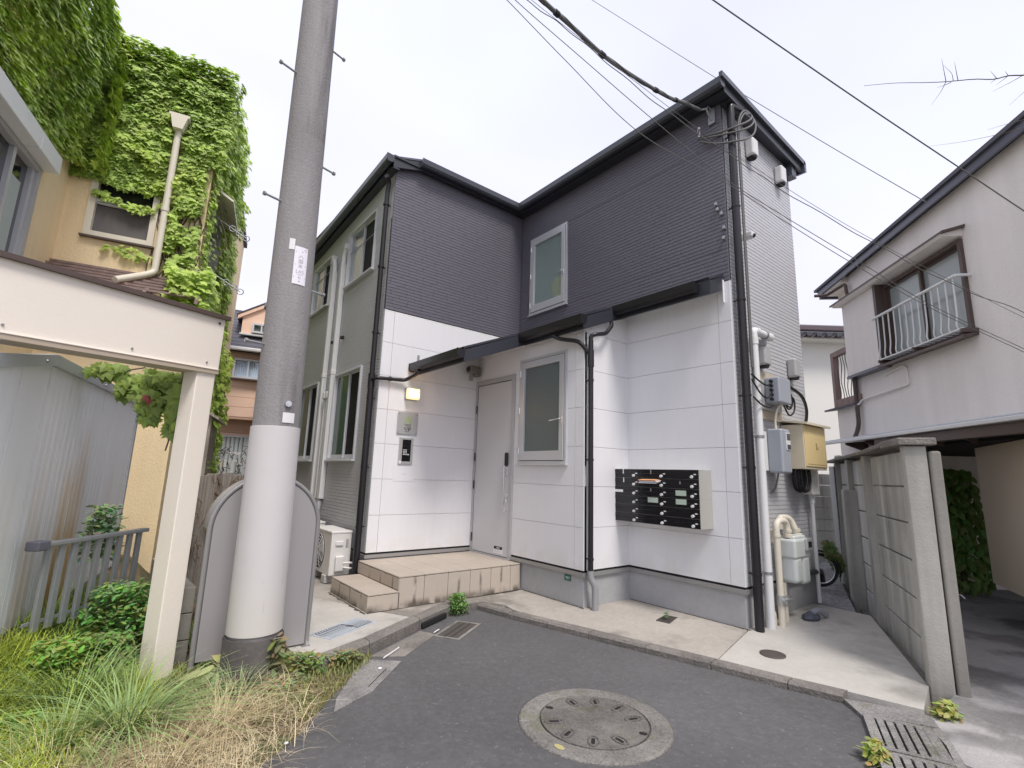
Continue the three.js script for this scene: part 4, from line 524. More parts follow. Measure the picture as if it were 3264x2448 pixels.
  const cb = thing('conduit_box', 'small pale pull box with a pipe below it near the building corner', 'box'); mesh('case', rb(6.48, 6.70, 1.38, 1.68, W + 0.001, W + 0.12, 0.01), M.acWhite, cb); mesh('pipe', [cyl([6.60, 1.30, W + 0.06], [6.60, 0.16, W + 0.06], 0.022), cyl([6.60, 1.38, W + 0.06], [6.60, 1.28, W + 0.06], 0.028)], M.pvcWhite, cb);
  // gas meter with its pipes
  const gm = thing('gas_meter', 'pale green gas meter hung between cream pipes with hooped tops', 'gas meter');
  mesh('upper_case', [rb(5.56, 5.92, 0.74, 0.94, W + 0.08, W + 0.26, 0.03, 3), rb(5.60, 5.88, 0.92, 0.97, W + 0.10, W + 0.24, 0.02, 3)], M.gasMeter, gm); mesh('lower_case', [rb(5.57, 5.72, 0.50, 0.76, W + 0.085, W + 0.255, 0.04, 4), rb(5.75, 5.91, 0.48, 0.76, W + 0.085, W + 0.255, 0.04, 4), bx(5.6, 5.88, 0.54, 0.75, W + 0.11, W + 0.23)], M.gasMeter, gm);
  mesh('register', rb(5.78, 5.90, 0.82, 0.94, W + 0.26, W + 0.29, 0.008), M.plateSteel, gm); mesh('register_glass', bx(5.80, 5.88, 0.85, 0.91, W + 0.29, W + 0.293), M.blackScreen, gm);
  mesh('pipe', [tube([[5.42, 0.08, W + 0.14], [5.42, 1.12, W + 0.14], [5.62, 1.12, W + 0.16], [5.62, 0.95, W + 0.17]], 0.032, 0.09, 14), tube([[5.60, 0.08, W + 0.10], [5.60, 0.50, W + 0.10]], 0.03, 0, 12), tube([[5.70, 1.02, W + 0.05], [5.70, 1.14, W + 0.05], [5.86, 1.14, W + 0.10], [5.86, 0.95, W + 0.17]], 0.032, 0.08, 14), tube([[5.52, 1.02, W + 0.05], [5.52, 0.9, W + 0.05]], 0.03, 0, 12)], M.pvcCream, gm);
  mesh('joint', [cyl([5.42, 0.96, W + 0.14], [5.42, 0.99, W + 0.14], 0.038), cyl([5.62, 1.0, W + 0.17], [5.62, 1.03, W + 0.17], 0.038), cyl([5.86, 1.0, W + 0.16], [5.86, 1.03, W + 0.16], 0.038), cyl([5.62, 0.95, W + 0.17], [5.62, 0.98, W + 0.17], 0.05), cyl([5.86, 0.95, W + 0.17], [5.86, 0.98, W + 0.17], 0.045)], M.pvcCream, gm);
  mesh('valve', [cyl([5.42, 0.30, W + 0.14], [5.42, 0.40, W + 0.14], 0.042, 0.042, 10), cyl([5.60, 0.28, W + 0.10], [5.60, 0.38, W + 0.10], 0.042, 0.042, 10), rb(5.36, 5.50, 0.35, 0.37, W + 0.17, W + 0.20, 0.005), rb(5.55, 5.68, 0.33, 0.35, W + 0.13, W + 0.16, 0.005), cyl([5.42, 0.34, W + 0.14], [5.42, 0.34, W + 0.2], 0.018)], M.plateSteel, gm);
  const gp = thing('black_drain_pipe', 'short black pipe stub low on the wall behind the gas meter', 'pipe'); mesh('pipe', [tube([[6.35, 0.50, W + 0.05], [6.72, 0.50, W + 0.05], [6.80, 0.46, W + 0.03], [6.82, 0.36, W + 0.03]], 0.03, 0.05, 12)], M.blackPipe, gp);
  const rk = thing('plastic_bundle', 'dark bundle wrapped in pale plastic on the ground below the gas meter', 'litter'); { const g = new THREE.IcosahedronGeometry(0.09, 2); g.scale(1.5, 0.5, 0.8); const p = g.attributes.position; for (let i = 0; i < p.count; i++) { const n = N1.n(p.getX(i) * 30 + 60, p.getZ(i) * 30 + p.getY(i) * 20 + 60, 200, 200); p.setXYZ(i, p.getX(i) * (0.85 + 0.3 * n), p.getY(i) * (0.8 + 0.4 * n), p.getZ(i) * (0.85 + 0.3 * n)); } g.computeVertexNormals(); g.translate(5.92, 0.14, -2.28); mesh('cloth', g, std(0.10, 0.11, 0.14, 0.7), rk); const s = tube(curve([[5.9, 0.18, -2.27], [6.0, 0.2, -2.24], [6.1, 0.15, -2.2]], 10), 0.03, 0, 8); mesh('wrap', s, std(0.32, 0.33, 0.36, 0.3), rk); }
}
// cables at the roof corner
{
  const lb = thing('service_cable_loops', 'loops of black service cable wrapped round the top of the corner downpipe', 'cable');
  const L = [[[4.90, 5.52, -2.74], [4.98, 5.50, -2.50], [5.07, 5.53, -2.32], [5.24, 5.66, -2.28], [5.34, 5.78, -2.30], [5.30, 5.84, -2.33], [5.18, 5.76, -2.34], [5.12, 5.60, -2.36], [5.12, 5.2, -2.37], [5.12, 4.4, -2.37], [5.12, 3.5, -2.37], [5.12, 2.7, -2.37]], [[4.90, 5.50, -2.75], [4.99, 5.46, -2.48], [5.09, 5.47, -2.31], [5.26, 5.60, -2.27], [5.36, 5.74, -2.29], [5.31, 5.82, -2.32], [5.19, 5.72, -2.34], [5.14, 5.56, -2.36], [5.145, 4.9, -2.37], [5.145, 3.7, -2.37], [5.145, 2.55, -2.37]], [[4.91, 5.46, -2.72], [4.96, 5.36, -2.54], [5.05, 5.33, -2.34], [5.16, 5.38, -2.28], [5.30, 5.52, -2.26], [5.37, 5.70, -2.28], [5.32, 5.80, -2.31], [5.22, 5.74, -2.32]], [[4.90, 5.62, -2.72], [4.895, 5.58, -2.73], [4.90, 5.50, -2.745]]];
  for (const c of L) mesh('cable', tube(curve(c, 60), 0.011, 0, 8), M.cableGrey, lb);
  mesh('sleeve', [cyl([4.905, 5.52, -2.735], [4.91, 5.65, -2.73], 0.016, 0.016, 10)], M.duct, lb);
  const br = thing('cable_bracket', 'metal anchor bracket holding the service cable under the eave corner', 'bracket');
  mesh('plate', [bx(4.965, 4.985, 5.66, 5.86, -2.64, -2.56)], M.steel, br); mesh('hook', [tube([[4.97, 5.84, -2.60], [4.90, 5.86, -2.60], [4.86, 5.80, -2.60], [4.90, 5.74, -2.60], [4.97, 5.70, -2.60]], 0.009, 0.03, 8), tube([[4.86, 5.80, -2.60], [4.80, 5.78, -2.64]], 0.012, 0, 8)], M.steel, br);
  const cl = thing('wall_clips', 'row of small metal cable clips on the dark wall near the corner', 'clips'); for (const [y, z] of [[4.62, -2.60], [4.55, -2.585], [4.48, -2.54], [4.30, -2.52], [4.18, -2.53]]) mesh('clip', rb(4.955, 4.99, y - 0.02, y + 0.02, z - 0.014, z + 0.014, 0.006), M.steel, cl);
}
// ------------------------------------------------------------------ utility pole
{
  const B = [0.955, -4.035], tilt = 0.0125, po = thing('utility_pole', 'grey concrete utility pole wrapped in a white sheet near its foot', 'utility pole', [B[0], 0, B[1]]);
  po.rotation.z = tilt; const R = (y) => 0.172 - y * 0.0052;
  const lathe = (pts, seg = 40) => new THREE.LatheGeometry(pts.map((p) => new THREE.Vector2(p[0], p[1])), seg);
  const uvCyl = (g, r) => { const p = g.attributes.position, u = g.attributes.uv; for (let i = 0; i < p.count; i++) u.setXY(i, u.getX(i) * 1.1, p.getY(i)); return g; };
  mesh('shaft', uvCyl(lathe([[R(-0.3), -0.3], [R(0), 0], [R(3), 3], [R(6), 6], [R(9), 9], [0.01, 9]])), M.pole, po, true);
  const shg = lathe([[R(0.36) + 0.006, 0.36], [R(0.36) + 0.012, 0.365], [R(1.8) + 0.009, 1.80], [R(1.8), 1.803]]); { const u = shg.attributes.uv, p = shg.attributes.position; for (let i = 0; i < p.count; i++) u.setXY(i, u.getX(i), (p.getY(i) - 0.36)); }
  mesh('white_sheet', shg, M.vinyl, po, true);
  mesh('collar', lathe([[R(0.34) + 0.022, 0.0], [R(0.34) + 0.024, 0.335], [R(0.34), 0.345]]), M.collar, po);
  // step bolts on two sides, seen across our line of sight
  const side = V(0.962, 0, -0.272);
  for (const [y, s] of [[2.42, -1], [2.95, 1], [3.60, -1], [4.08, 1], [4.78, -1], [5.24, 1], [5.95, -1], [6.4, 1], [7.1, -1]]) {
    const a = side.clone().multiplyScalar(s * (R(y) - 0.01)), b = side.clone().multiplyScalar(s * (R(y) + 0.125));
    mesh('step_bolt', [cyl([a.x, y, a.z], [b.x, y, b.z], 0.009, 0.009, 10), cyl([b.x, y, b.z], [b.x + side.x * s * 0.018, y, b.z + side.z * s * 0.018], 0.017, 0.017, 10)], M.steel, po);
  }
  const band = (y0, y1, az, w, r, tex, m) => { const g = new THREE.CylinderGeometry(R(y1) + r, R(y0) + r, y1 - y0, 12, 1, true, az - w / 2, w); g.translate(0, (y0 + y1) / 2, 0); return mesh('label', g, m || new THREE.MeshStandardMaterial({ map: tex, roughness: 0.5, side: THREE.DoubleSide }), po, true); };
  const num = canvasTex(160, 512, (c, w, h) => { c.fillStyle = '#eceaf2'; c.fillRect(0, 0, w, h); c.strokeStyle = '#8f8d96'; c.fillStyle = '#8f8d96'; c.lineWidth = 5; c.beginPath(); c.arc(132, 36, 15, 0, 7); c.stroke(); c.lineWidth = 6; c.beginPath(); c.moveTo(74, 118); c.quadraticCurveTo(70, 145, 48, 160); c.moveTo(84, 118); c.quadraticCurveTo(90, 145, 112, 160); c.stroke();
    c.lineWidth = 4; c.strokeRect(56, 176, 48, 40); for (let i = 1; i < 4; i++) { c.beginPath(); c.moveTo(56, 176 + i * 10); c.lineTo(104, 176 + i * 10); c.stroke(); } c.beginPath(); c.moveTo(80, 172); c.lineTo(80, 222); c.moveTo(50, 228); c.lineTo(110, 220); c.stroke(); c.lineWidth = 5; c.beginPath(); c.moveTo(56, 250); c.lineTo(104, 250); c.moveTo(80, 236); c.lineTo(80, 262); c.moveTo(58, 264); c.lineTo(100, 264); c.lineTo(56, 288); c.moveTo(62, 268); c.lineTo(106, 288); c.stroke();
    c.font = '62px sans-serif'; c.textAlign = 'center'; c.fillText('LA5', 80, 362); c.fillRect(44, 376, 74, 5); c.fillText('6', 80, 440); c.fillStyle = '#55535c'; for (const [x, y] of [[16, 70], [16, 240], [16, 410], [144, 240], [144, 410]]) c.fillRect(x - 2, y, 4, 20); c.beginPath(); c.arc(80, 470, 7, 0, 7); c.arc(92, 66, 6, 0, 7); c.fill(); });
  band(2.905, 3.215, 0.11, 0.64, 0.004, num).name = 'number_plate';
  band(3.18, 3.27, -0.36, 0.26, 0.003, null, M.label).name = 'torn_sticker'; band(1.83, 1.905, 0.28, 0.56, 0.004, null, M.paper).name = 'white_sticker';
  { const an = 0.17, r0 = R(1.97), a = [Math.sin(an) * r0, 1.97, Math.cos(an) * r0], b = [Math.sin(an) * (r0 + 0.02), 1.97, Math.cos(an) * (r0 + 0.02)]; mesh('screw_cap', [cyl(a, b, 0.026, 0.022, 18), cyl(b, [b[0] * 1.02, 1.97, b[2] * 1.02], 0.011, 0.011, 12)], M.chrome, po); }
}
// ------------------------------------------------------------------ arched steel board behind the pole
{
  const ab = thing('arched_cabinet', 'tall grey arched metal cabinet front standing right behind the utility pole', 'cabinet', [1.03, 0, -4.35]);
  const r = 0.395, ys = 1.03, arch = (rr, y0) => { const p = [[-rr, y0]]; for (let i = 0; i <= 32; i++) { const a = Math.PI - Math.PI * i / 32; p.push([rr * Math.cos(a), ys + rr * Math.sin(a)]); } p.push([rr, y0]); return p; };
  mesh('upper_panel', prism([...arch(r - 0.02, ys + 0.012)], -0.02, 0), M.board, ab); mesh('seam_strip', bx(-r + 0.02, r - 0.02, ys + 0.001, ys + 0.0115, -0.015, -0.001), M.aluWhite, ab);
  mesh('lower_panel', bx(-r + 0.02, r - 0.02, 0.115, ys, -0.02, 0), M.board, ab);
  mesh('rim', tube(arch(r, 0.03).map(([x, y]) => [x, y, -0.01]), 0.019, 0, 12), M.boardRim, ab);
  const outer = arch(r + 0.01, ys), inner = arch(r - 0.004, ys).reverse(); mesh('hood', prism([...outer, ...inner], -0.24, -0.03), M.boardTop, ab);
  mesh('foot', [rb(-r - 0.03, -r + 0.05, 0.02, 0.05, -0.05, 0.04, 0.005), rb(r - 0.05, r + 0.03, 0.05, 0.10, -0.05, 0.04, 0.005)], M.boardRim, ab); mesh('bolt', [cyl([-r, 0.05, 0.01], [-r, 0.085, 0.01], 0.01), cyl([r, 0.10, 0.01], [r, 0.13, 0.01], 0.01)], M.chrome, ab);
  mesh('back_panel', bx(-r + 0.03, r - 0.03, 0.02, ys, -0.24, -0.22), M.boardRim, ab);
}
// ------------------------------------------------------------------ cream carport frame
{
  const th = Math.atan2(0.507, 0.862), cp = thing('carport_frame', 'cream steel carport post and deep fascia beam with brown cap', 'carport', [0.43, 0, -4.395], th);
  mesh('post', [rb(-0.075, 0.075, 0, 2.235, -0.075, 0.075, 0.008)], M.carport, cp);
  const sk = (g) => { const p = g.attributes.position; for (let i = 0; i < p.count; i++) p.setY(i, p.getY(i) + 0.052 * Math.min(0, p.getX(i))); return g; };
  const lb = (x0, x1, ...r) => { const g = []; const n = 1; for (let i = 0; i < n; i++) g.push(sk(bx(x0, x1, ...r))); return g; };
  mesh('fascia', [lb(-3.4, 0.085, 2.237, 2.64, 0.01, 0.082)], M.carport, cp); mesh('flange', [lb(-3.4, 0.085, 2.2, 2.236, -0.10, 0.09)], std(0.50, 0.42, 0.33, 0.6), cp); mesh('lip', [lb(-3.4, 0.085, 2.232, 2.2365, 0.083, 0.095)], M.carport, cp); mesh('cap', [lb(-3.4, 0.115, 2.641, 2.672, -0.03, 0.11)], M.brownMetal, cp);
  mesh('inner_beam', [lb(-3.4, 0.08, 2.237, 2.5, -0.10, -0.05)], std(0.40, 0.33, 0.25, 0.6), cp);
  for (const x of [-0.02, -0.55, -1.2]) mesh('bolt', cyl([x, 2.275 + 0.052 * x, 0.082], [x, 2.275 + 0.052 * x, 0.09], 0.008, 0.006, 10), M.steel, cp);
  mesh('bolt', cyl([0.04, 2.6, 0.082], [0.04, 2.6, 0.09], 0.01, 0.008, 10), M.brownMetal, cp);
}
const TH = -0.2249;   // the left-hand plot is turned by 12.9 degrees
// shed
{
  const sd = thing('storage_shed', 'pale grey ribbed metal shed with rust stains under the carport beam', 'shed', [-0.41, 0, -4.47], TH);
  const H = 2.13, B = 0.42; 
  const ribPanel = (z0, z1) => { const p = []; const n = 4, w = (z1 - z0) / n; p.push([0, z0]); for (let i = 0; i < n; i++) { const a = z0 + i * w; p.push([0, a + w * 0.30], [-0.002, a + w * 0.42], [-0.002, a + w * 0.84], [0, a + w * 0.96]); } p.push([0, z1], [-0.03, z1], [-0.03, z0]);
    const g = prism(p.map(([x, z]) => [x, z]), B, H, 'z'); g.rotateX(Math.PI / 2); g.translate(0, H + B, 0); return g; };
  for (let i = 0; i < 6; i++) mesh('wall_sheet', ribPanel(-2.45 + i * 0.405, -2.45 + (i + 1) * 0.405 - 0.006), M.shed, sd);
  const fy = (z) => H - 0.2 * Math.max(0, z);                     // the roof falls towards the front as well
  for (let i = 0; i < 3; i++) { const a = -0.018 + i * 0.405, b = a + 0.399; mesh('wall_sheet', prism([[a, B], [b, B], [b, fy(b)], [a, fy(a)]], -0.03, 0, 'x'), M.shed, sd); }
  const trim = (za, zb) => prism([[za, fy(za) + 0.002], [zb, fy(zb) + 0.002], [zb, fy(zb) + 0.077], [za, fy(za) + 0.077]], -0.02, 0.03, 'x');
  mesh('roof_trim', trim(-2.5, -0.004), M.shedTrim, sd); mesh('roof_trim', trim(0.0, 1.25), M.shedTrim, sd); mesh('corner_post', [rb(-0.06, 0.012, B, H - 0.001, -2.53, -2.46, 0.006)], M.shedTrim, sd);
  mesh('roof', [prism([[-2.5, H + 0.03], [0, H + 0.03], [1.25, fy(1.25) + 0.03], [1.25, fy(1.25) + 0.05], [0, H + 0.055], [-2.5, H + 0.055]], -1.9, -0.021, 'x')], M.shedTrim, sd);
  for (const z of [0.16, -1.1]) mesh('bolt', cyl([0.03, fy(z) + 0.035, z], [0.037, fy(z) + 0.035, z], 0.012, 0.01, 10), M.steel, sd); mesh('floor_frame', bx(-1.9, -0.005, B - 0.05, B - 0.002, -2.48, 1.2), M.ventHood, sd);
  for (let i = 0; i < 5; i++) mesh('base_block', bx(-0.32, 0.05, 0.1, B - 0.052, -2.45 + i * 0.5, -2.45 + i * 0.5 + 0.39), M.conc, sd);
}
// low railing in front of the shed
{
  const a = [-0.29, -4.47], b = [0.30, -5.21], L = Math.hypot(b[0] - a[0], b[1] - a[1]), rl = thing('low_railing', 'low grey slatted railing among weeds in front of the shed', 'railing', [a[0], 0, a[1]], Math.atan2(-(b[1] - a[1]), b[0] - a[0]));
  mesh('top_rail', rb(0, L, 0.945, 0.975, -0.03, 0.03, 0.008), M.fence, rl); mesh('end_cap', rb(-0.06, 0.03, 0.93, 0.99, -0.04, 0.05, 0.01), std(0.12, 0.12, 0.15, 0.6), rl);
  for (let i = 0; i < 9; i++) { mesh('slat', rb(0.05 + i * 0.1, 0.095 + i * 0.1, 0.42, 0.945, -0.012, 0.012, 0.004), M.fence, rl); }
  mesh('bottom_rail', rb(0, L, 0.46, 0.485, -0.02, -0.0125, 0.004), M.fence, rl);
}
// plank fence with dried vines, and the low block wall in front of it
{
  const f = thing('plank_fence', 'weathered pale plank fence overgrown with dry brown vines', 'fence', [0.60, 0, -5.32], 0.75);
  for (let i = 0; i < 14; i++) { const h = 1.40 + 0.05 * N1.n(i * 3.1, 5, 99, 99); mesh('plank', rb(-0.1 + i * 0.085, -0.1 + i * 0.085 + 0.078, 0.3, h, -0.012, 0.012, 0.003, 1), M.greyWood, f); }
  mesh('rail', [bx(-0.1, 1.1, 1.1, 1.16, -0.05, -0.0125), bx(-0.1, 1.1, 0.5, 0.56, -0.05, -0.0125)], M.greyWood, f);
  const r = rand(77), g = []; for (let i = 0; i < 60; i++) { const x = r() * 1.0 - 0.05, y = 0.6 + r() * 0.75; const p = []; let cx = x, cy = y; for (let k = 0; k < 6; k++) { p.push([cx, cy, 0.02 + r() * 0.05]); cx += (r() - 0.5) * 0.1; cy += (r() - 0.35) * 0.12; } g.push(tube(curve(p, 10), 0.003 + r() * 0.004, 0, 5)); }
  const v = mesh('dry_vine', g, std(0.20, 0.14, 0.09, 0.95), f); v.userData.kind = 'stuff';
  const bw = thing('low_block_wall', 'low mossy concrete block wall between the carport post and grey cabinet', 'wall', [0.58, 0, -4.62]); bw.rotation.y = 0.05;
  for (let j = 0; j < 3; j++) for (let i = 0; i < 4; i++) mesh('block', rb(-0.06, 0.055, 0.02 + j * 0.19, 0.205 + j * 0.19, -1.55 + i * 0.395, -1.165 + i * 0.395, 0.006, 1), M.concDark, bw);
}

// ------------------------------------------------------------------ ivy-covered house on the left
const HO = [-0.95, -8.25];
{
  const h = thing('ivy_house', 'cream rendered house on the left half buried in ivy', 'house', [HO[0], 0, HO[1]], TH);
  const wz = [[0.27, 0.97, 4.44, 5.50]];
  const hole = (a) => [[a[0], a[2]], [a[1], a[2]], [a[1], a[3]], [a[0], a[3]]];
  mesh('wall', prism([[0, 0], [1.55, 0], [1.55, 7.1], [0, 7.1]], -0.15, 0, 'z', wz.map(hole)), M.cream, h);
  const sw = [-1.42, -0.12, 4.25, 5.55]; mesh('wall', prism([[-6, 0], [-0.151, 0], [-0.151, 7.1], [-6, 7.1]], 1.40, 1.55, 'x', [[[sw[0], sw[2]], [sw[1] - 0.08, sw[2]], [sw[1] - 0.08, sw[3]], [sw[0], sw[3]]]]), M.cream, h);
  const lwz = [0.82, 2.75, 2.9, 4.80]; mesh('wall', prism([[-0.15, 0], [4.5, 0], [4.5, 7.0], [-0.15, 7.0]], -0.15, 0.0, 'x', [hole(lwz)]), M.cream, h);
  mesh('roof', [bx(-0.15, 1.62, 7.1, 7.2, -6, 0.05), bx(-2, -0.15, 7.0, 7.1, -6, 4.5)], M.slate, h);
  // sash window
  let w = part('window', h); const [a, b, c, d] = wz[0];
  mesh('frame', [bx(a - 0.03, a + 0.045, c - 0.03, d, -0.06, 0.03), bx(b - 0.045, b + 0.03, c - 0.03, d, -0.06, 0.03), bx(a + 0.045, b - 0.045, c - 0.03, c + 0.045, -0.06, 0.03), bx(a + 0.045, b - 0.045, d - 0.05, d, -0.06, 0.03)], M.pvcCream, w); mesh('sill', bx(a - 0.05, b + 0.05, c - 0.055, c - 0.031, -0.05, 0.06), M.brownMetal, w);
  mesh('sash', [bx(a + 0.045, b - 0.045, 4.91, 4.955, -0.045, 0.012), bx(a + 0.045, b - 0.045, 4.885, 4.9, -0.03, 0.018)], M.aluWhite, w); mesh('pane', bx(a + 0.04, b - 0.04, c + 0.04, d - 0.04, -0.05, -0.046), M.darkGlass, w); mesh('curtain', bx(a + 0.05, b - 0.05, c + 0.05, 4.88, -0.045, -0.040), std(0.13, 0.12, 0.12, 0.85), w);
  // big window with shutter box in the left wall
  w = part('window', h); mesh('frame', [bx(-0.06, 0.03, 2.9, 4.8, 0.78, 0.86), bx(-0.06, 0.03, 2.9, 4.8, 2.7, 2.78), bx(-0.06, 0.03, 4.74, 4.8, 0.86, 2.7)], M.ventHood, w); mesh('sash', [bx(-0.05, 0.0, 2.9, 4.74, 0.86, 0.92), bx(-0.05, 0.0, 2.9, 4.74, 1.3, 1.36)], M.alu, w); mesh('pane', bx(-0.05, -0.045, 2.9, 4.74, 0.86, 2.7), M.darkGlass, w); mesh('curtain', bx(-0.044, -0.04, 2.95, 4.5, 1.0, 1.3), std(0.42, 0.48, 0.45, 0.9), w);
  mesh('shutter_box', [rb(0.001, 0.17, 4.81, 5.02, 0.74, 1.28, 0.01), rb(0.001, 0.17, 4.81, 5.02, 1.29, 2.85, 0.01)], M.pvcWhite, h);
  // side window seen at a grazing angle
  w = part('window', h); mesh('frame', [bx(1.45, 1.60, sw[2], sw[3], sw[0], sw[0] + 0.06), bx(1.45, 1.60, sw[2], sw[3], sw[1] - 0.14, sw[1] - 0.08), bx(1.45, 1.60, sw[3] - 0.06, sw[3], sw[0] + 0.06, sw[1] - 0.14), bx(1.45, 1.60, sw[2], sw[2] + 0.06, sw[0] + 0.06, sw[1] - 0.14)], M.ventHood, w); mesh('pane', bx(1.48, 1.485, sw[2], sw[3], sw[0] + 0.05, sw[1] - 0.1), M.darkGlass, w); mesh('hood', prism([[1.56, 5.57], [1.85, 5.40], [1.85, 5.43], [1.56, 5.62]], sw[0] - 0.05, sw[1] + 0.0), M.pvcCream, w);
  for (const [y, z, dx] of [[5.25, -0.35, 0.5], [4.45, -0.55, 0.5]]) { const arm = part('laundry_arm', h); mesh('bar', [tube([[1.56, y, z], [1.56 + dx, y - 0.28, z]], 0.008, 0, 8)], M.steel, arm); for (const k of [0.6, 0.8, 1.0]) { const t = new THREE.TorusGeometry(0.045, 0.007, 6, 18); t.translate(1.56 + dx * k, y - 0.28 * k, z); mesh('ring', t, M.steel, arm); } }
  // downpipe and hopper
  const dp = part('downpipe', h); mesh('pipe', [tube([[1.10, 6.15, 0.17], [1.10, 4.02, 0.15], [1.02, 3.94, 0.22], [0.80, 3.72, 0.52]], 0.042, 0.05, 12)], M.pvcCream, dp); mesh('hopper', prism([[1.04, 6.12], [1.16, 6.12], [1.20, 6.30], [1.22, 6.30], [1.22, 6.34], [0.98, 6.34], [0.98, 6.30], [1.0, 6.30]], 0.09, 0.27), M.pvcCream, dp); mesh('joint', cyl([1.10, 4.9, 0.16], [1.10, 4.96, 0.16], 0.048), M.pvcCream, dp);
  // slatted pent roof
  const pr = part('pent_roof', h); for (let i = 0; i < 6; i++) mesh('slat', bx(-0.06 + 0.0, 1.72, 4.0 - i * 0.068 - 0.03, 4.0 - i * 0.068, 0.02 + i * 0.095, 0.07 + i * 0.095), M.brown, pr); for (const x of [0.2, 0.62, 1.12, 1.68]) mesh('rafter', prism([[0.02, 3.97], [0.60, 3.60], [0.60, 3.54], [0.02, 3.9]], x - 0.02, x + 0.02, 'x'), M.brown, pr);
  mesh('corner_post', bx(1.555, 1.62, 2.0, 3.6, -0.4, -0.34), M.ventHood, h);
}
// leaf shapes
function leafGeo(pts, fold = 0.25, droop = 0.2) { // outline right half mirrored, unit length along +y, stem at origin
  const o = [...pts, ...pts.slice(1, -1).reverse().map(([x, y]) => [-x, y])], pos = []; const z = (x, y) => -Math.abs(x) * fold - y * y * droop;
  for (let i = 0; i < o.length; i++) { const A = o[i], B = o[(i + 1) % o.length], C = [0, 0.42]; for (const q of [C, B, A]) pos.push(q[0], q[1], z(q[0], q[1])); }
  const g = new THREE.BufferGeometry(); g.setAttribute('position', new THREE.Float32BufferAttribute(pos, 3)); g.setAttribute('uv', new THREE.Float32BufferAttribute(new Float32Array(pos.length / 3 * 2), 2)); g.computeVertexNormals(); return g;
}
const ivyLeaf = leafGeo([[0, 0], [0.22, -0.14], [0.52, -0.04], [0.38, 0.16], [0.68, 0.44], [0.31, 0.46], [0.17, 0.72], [0, 1.0]]), ovalLeaf = leafGeo([[0, 0], [0.18, 0.14], [0.26, 0.4], [0.2, 0.7], [0, 1]], 0.2, 0.25);
const leafMat = (tr = 0.35) => new THREE.MeshPhysicalMaterial({ color: white3, roughness: 0.65, transmission: tr, thickness: 0, side: THREE.DoubleSide });
const ivyMat = leafMat(0.4);
// list of {p:[x,y,z], n:Vector3, s, c:[r,g,b]}
function leaves(parent, list, geo = ivyLeaf, mat = ivyMat, name = 'leaf') {
  const im = new THREE.InstancedMesh(geo, mat, list.length), m = new THREE.Matrix4(), X = V(), Y = V(), Z = V(), c = new THREE.Color();
  list.forEach((l, i) => { Z.copy(l.n).normalize(); Y.copy(l.t || V(0, -1, 0)); Y.addScaledVector(Z, -Y.dot(Z)).normalize(); X.crossVectors(Y, Z); m.makeBasis(X, Y, Z).scale(V(l.s, l.s, l.s)).setPosition(l.p[0], l.p[1], l.p[2]); im.setMatrixAt(i, m); im.setColorAt(i, c.setRGB(...l.c)); });
  im.castShadow = im.receiveShadow = true; im.name = name; im.userData.kind = 'stuff'; parent.add(im); return im;
}
const hx = Math.cos(TH), hz = Math.sin(TH);            // plot axes: X=(hx,-hz)  Z=(hz,hx)
const toW = (x, y, z) => [HO[0] + x * hx + z * hz, y, HO[1] - x * hz + z * hx], dirW = (x, y, z) => V(x * hx + z * hz, y, -x * hz + z * hx);
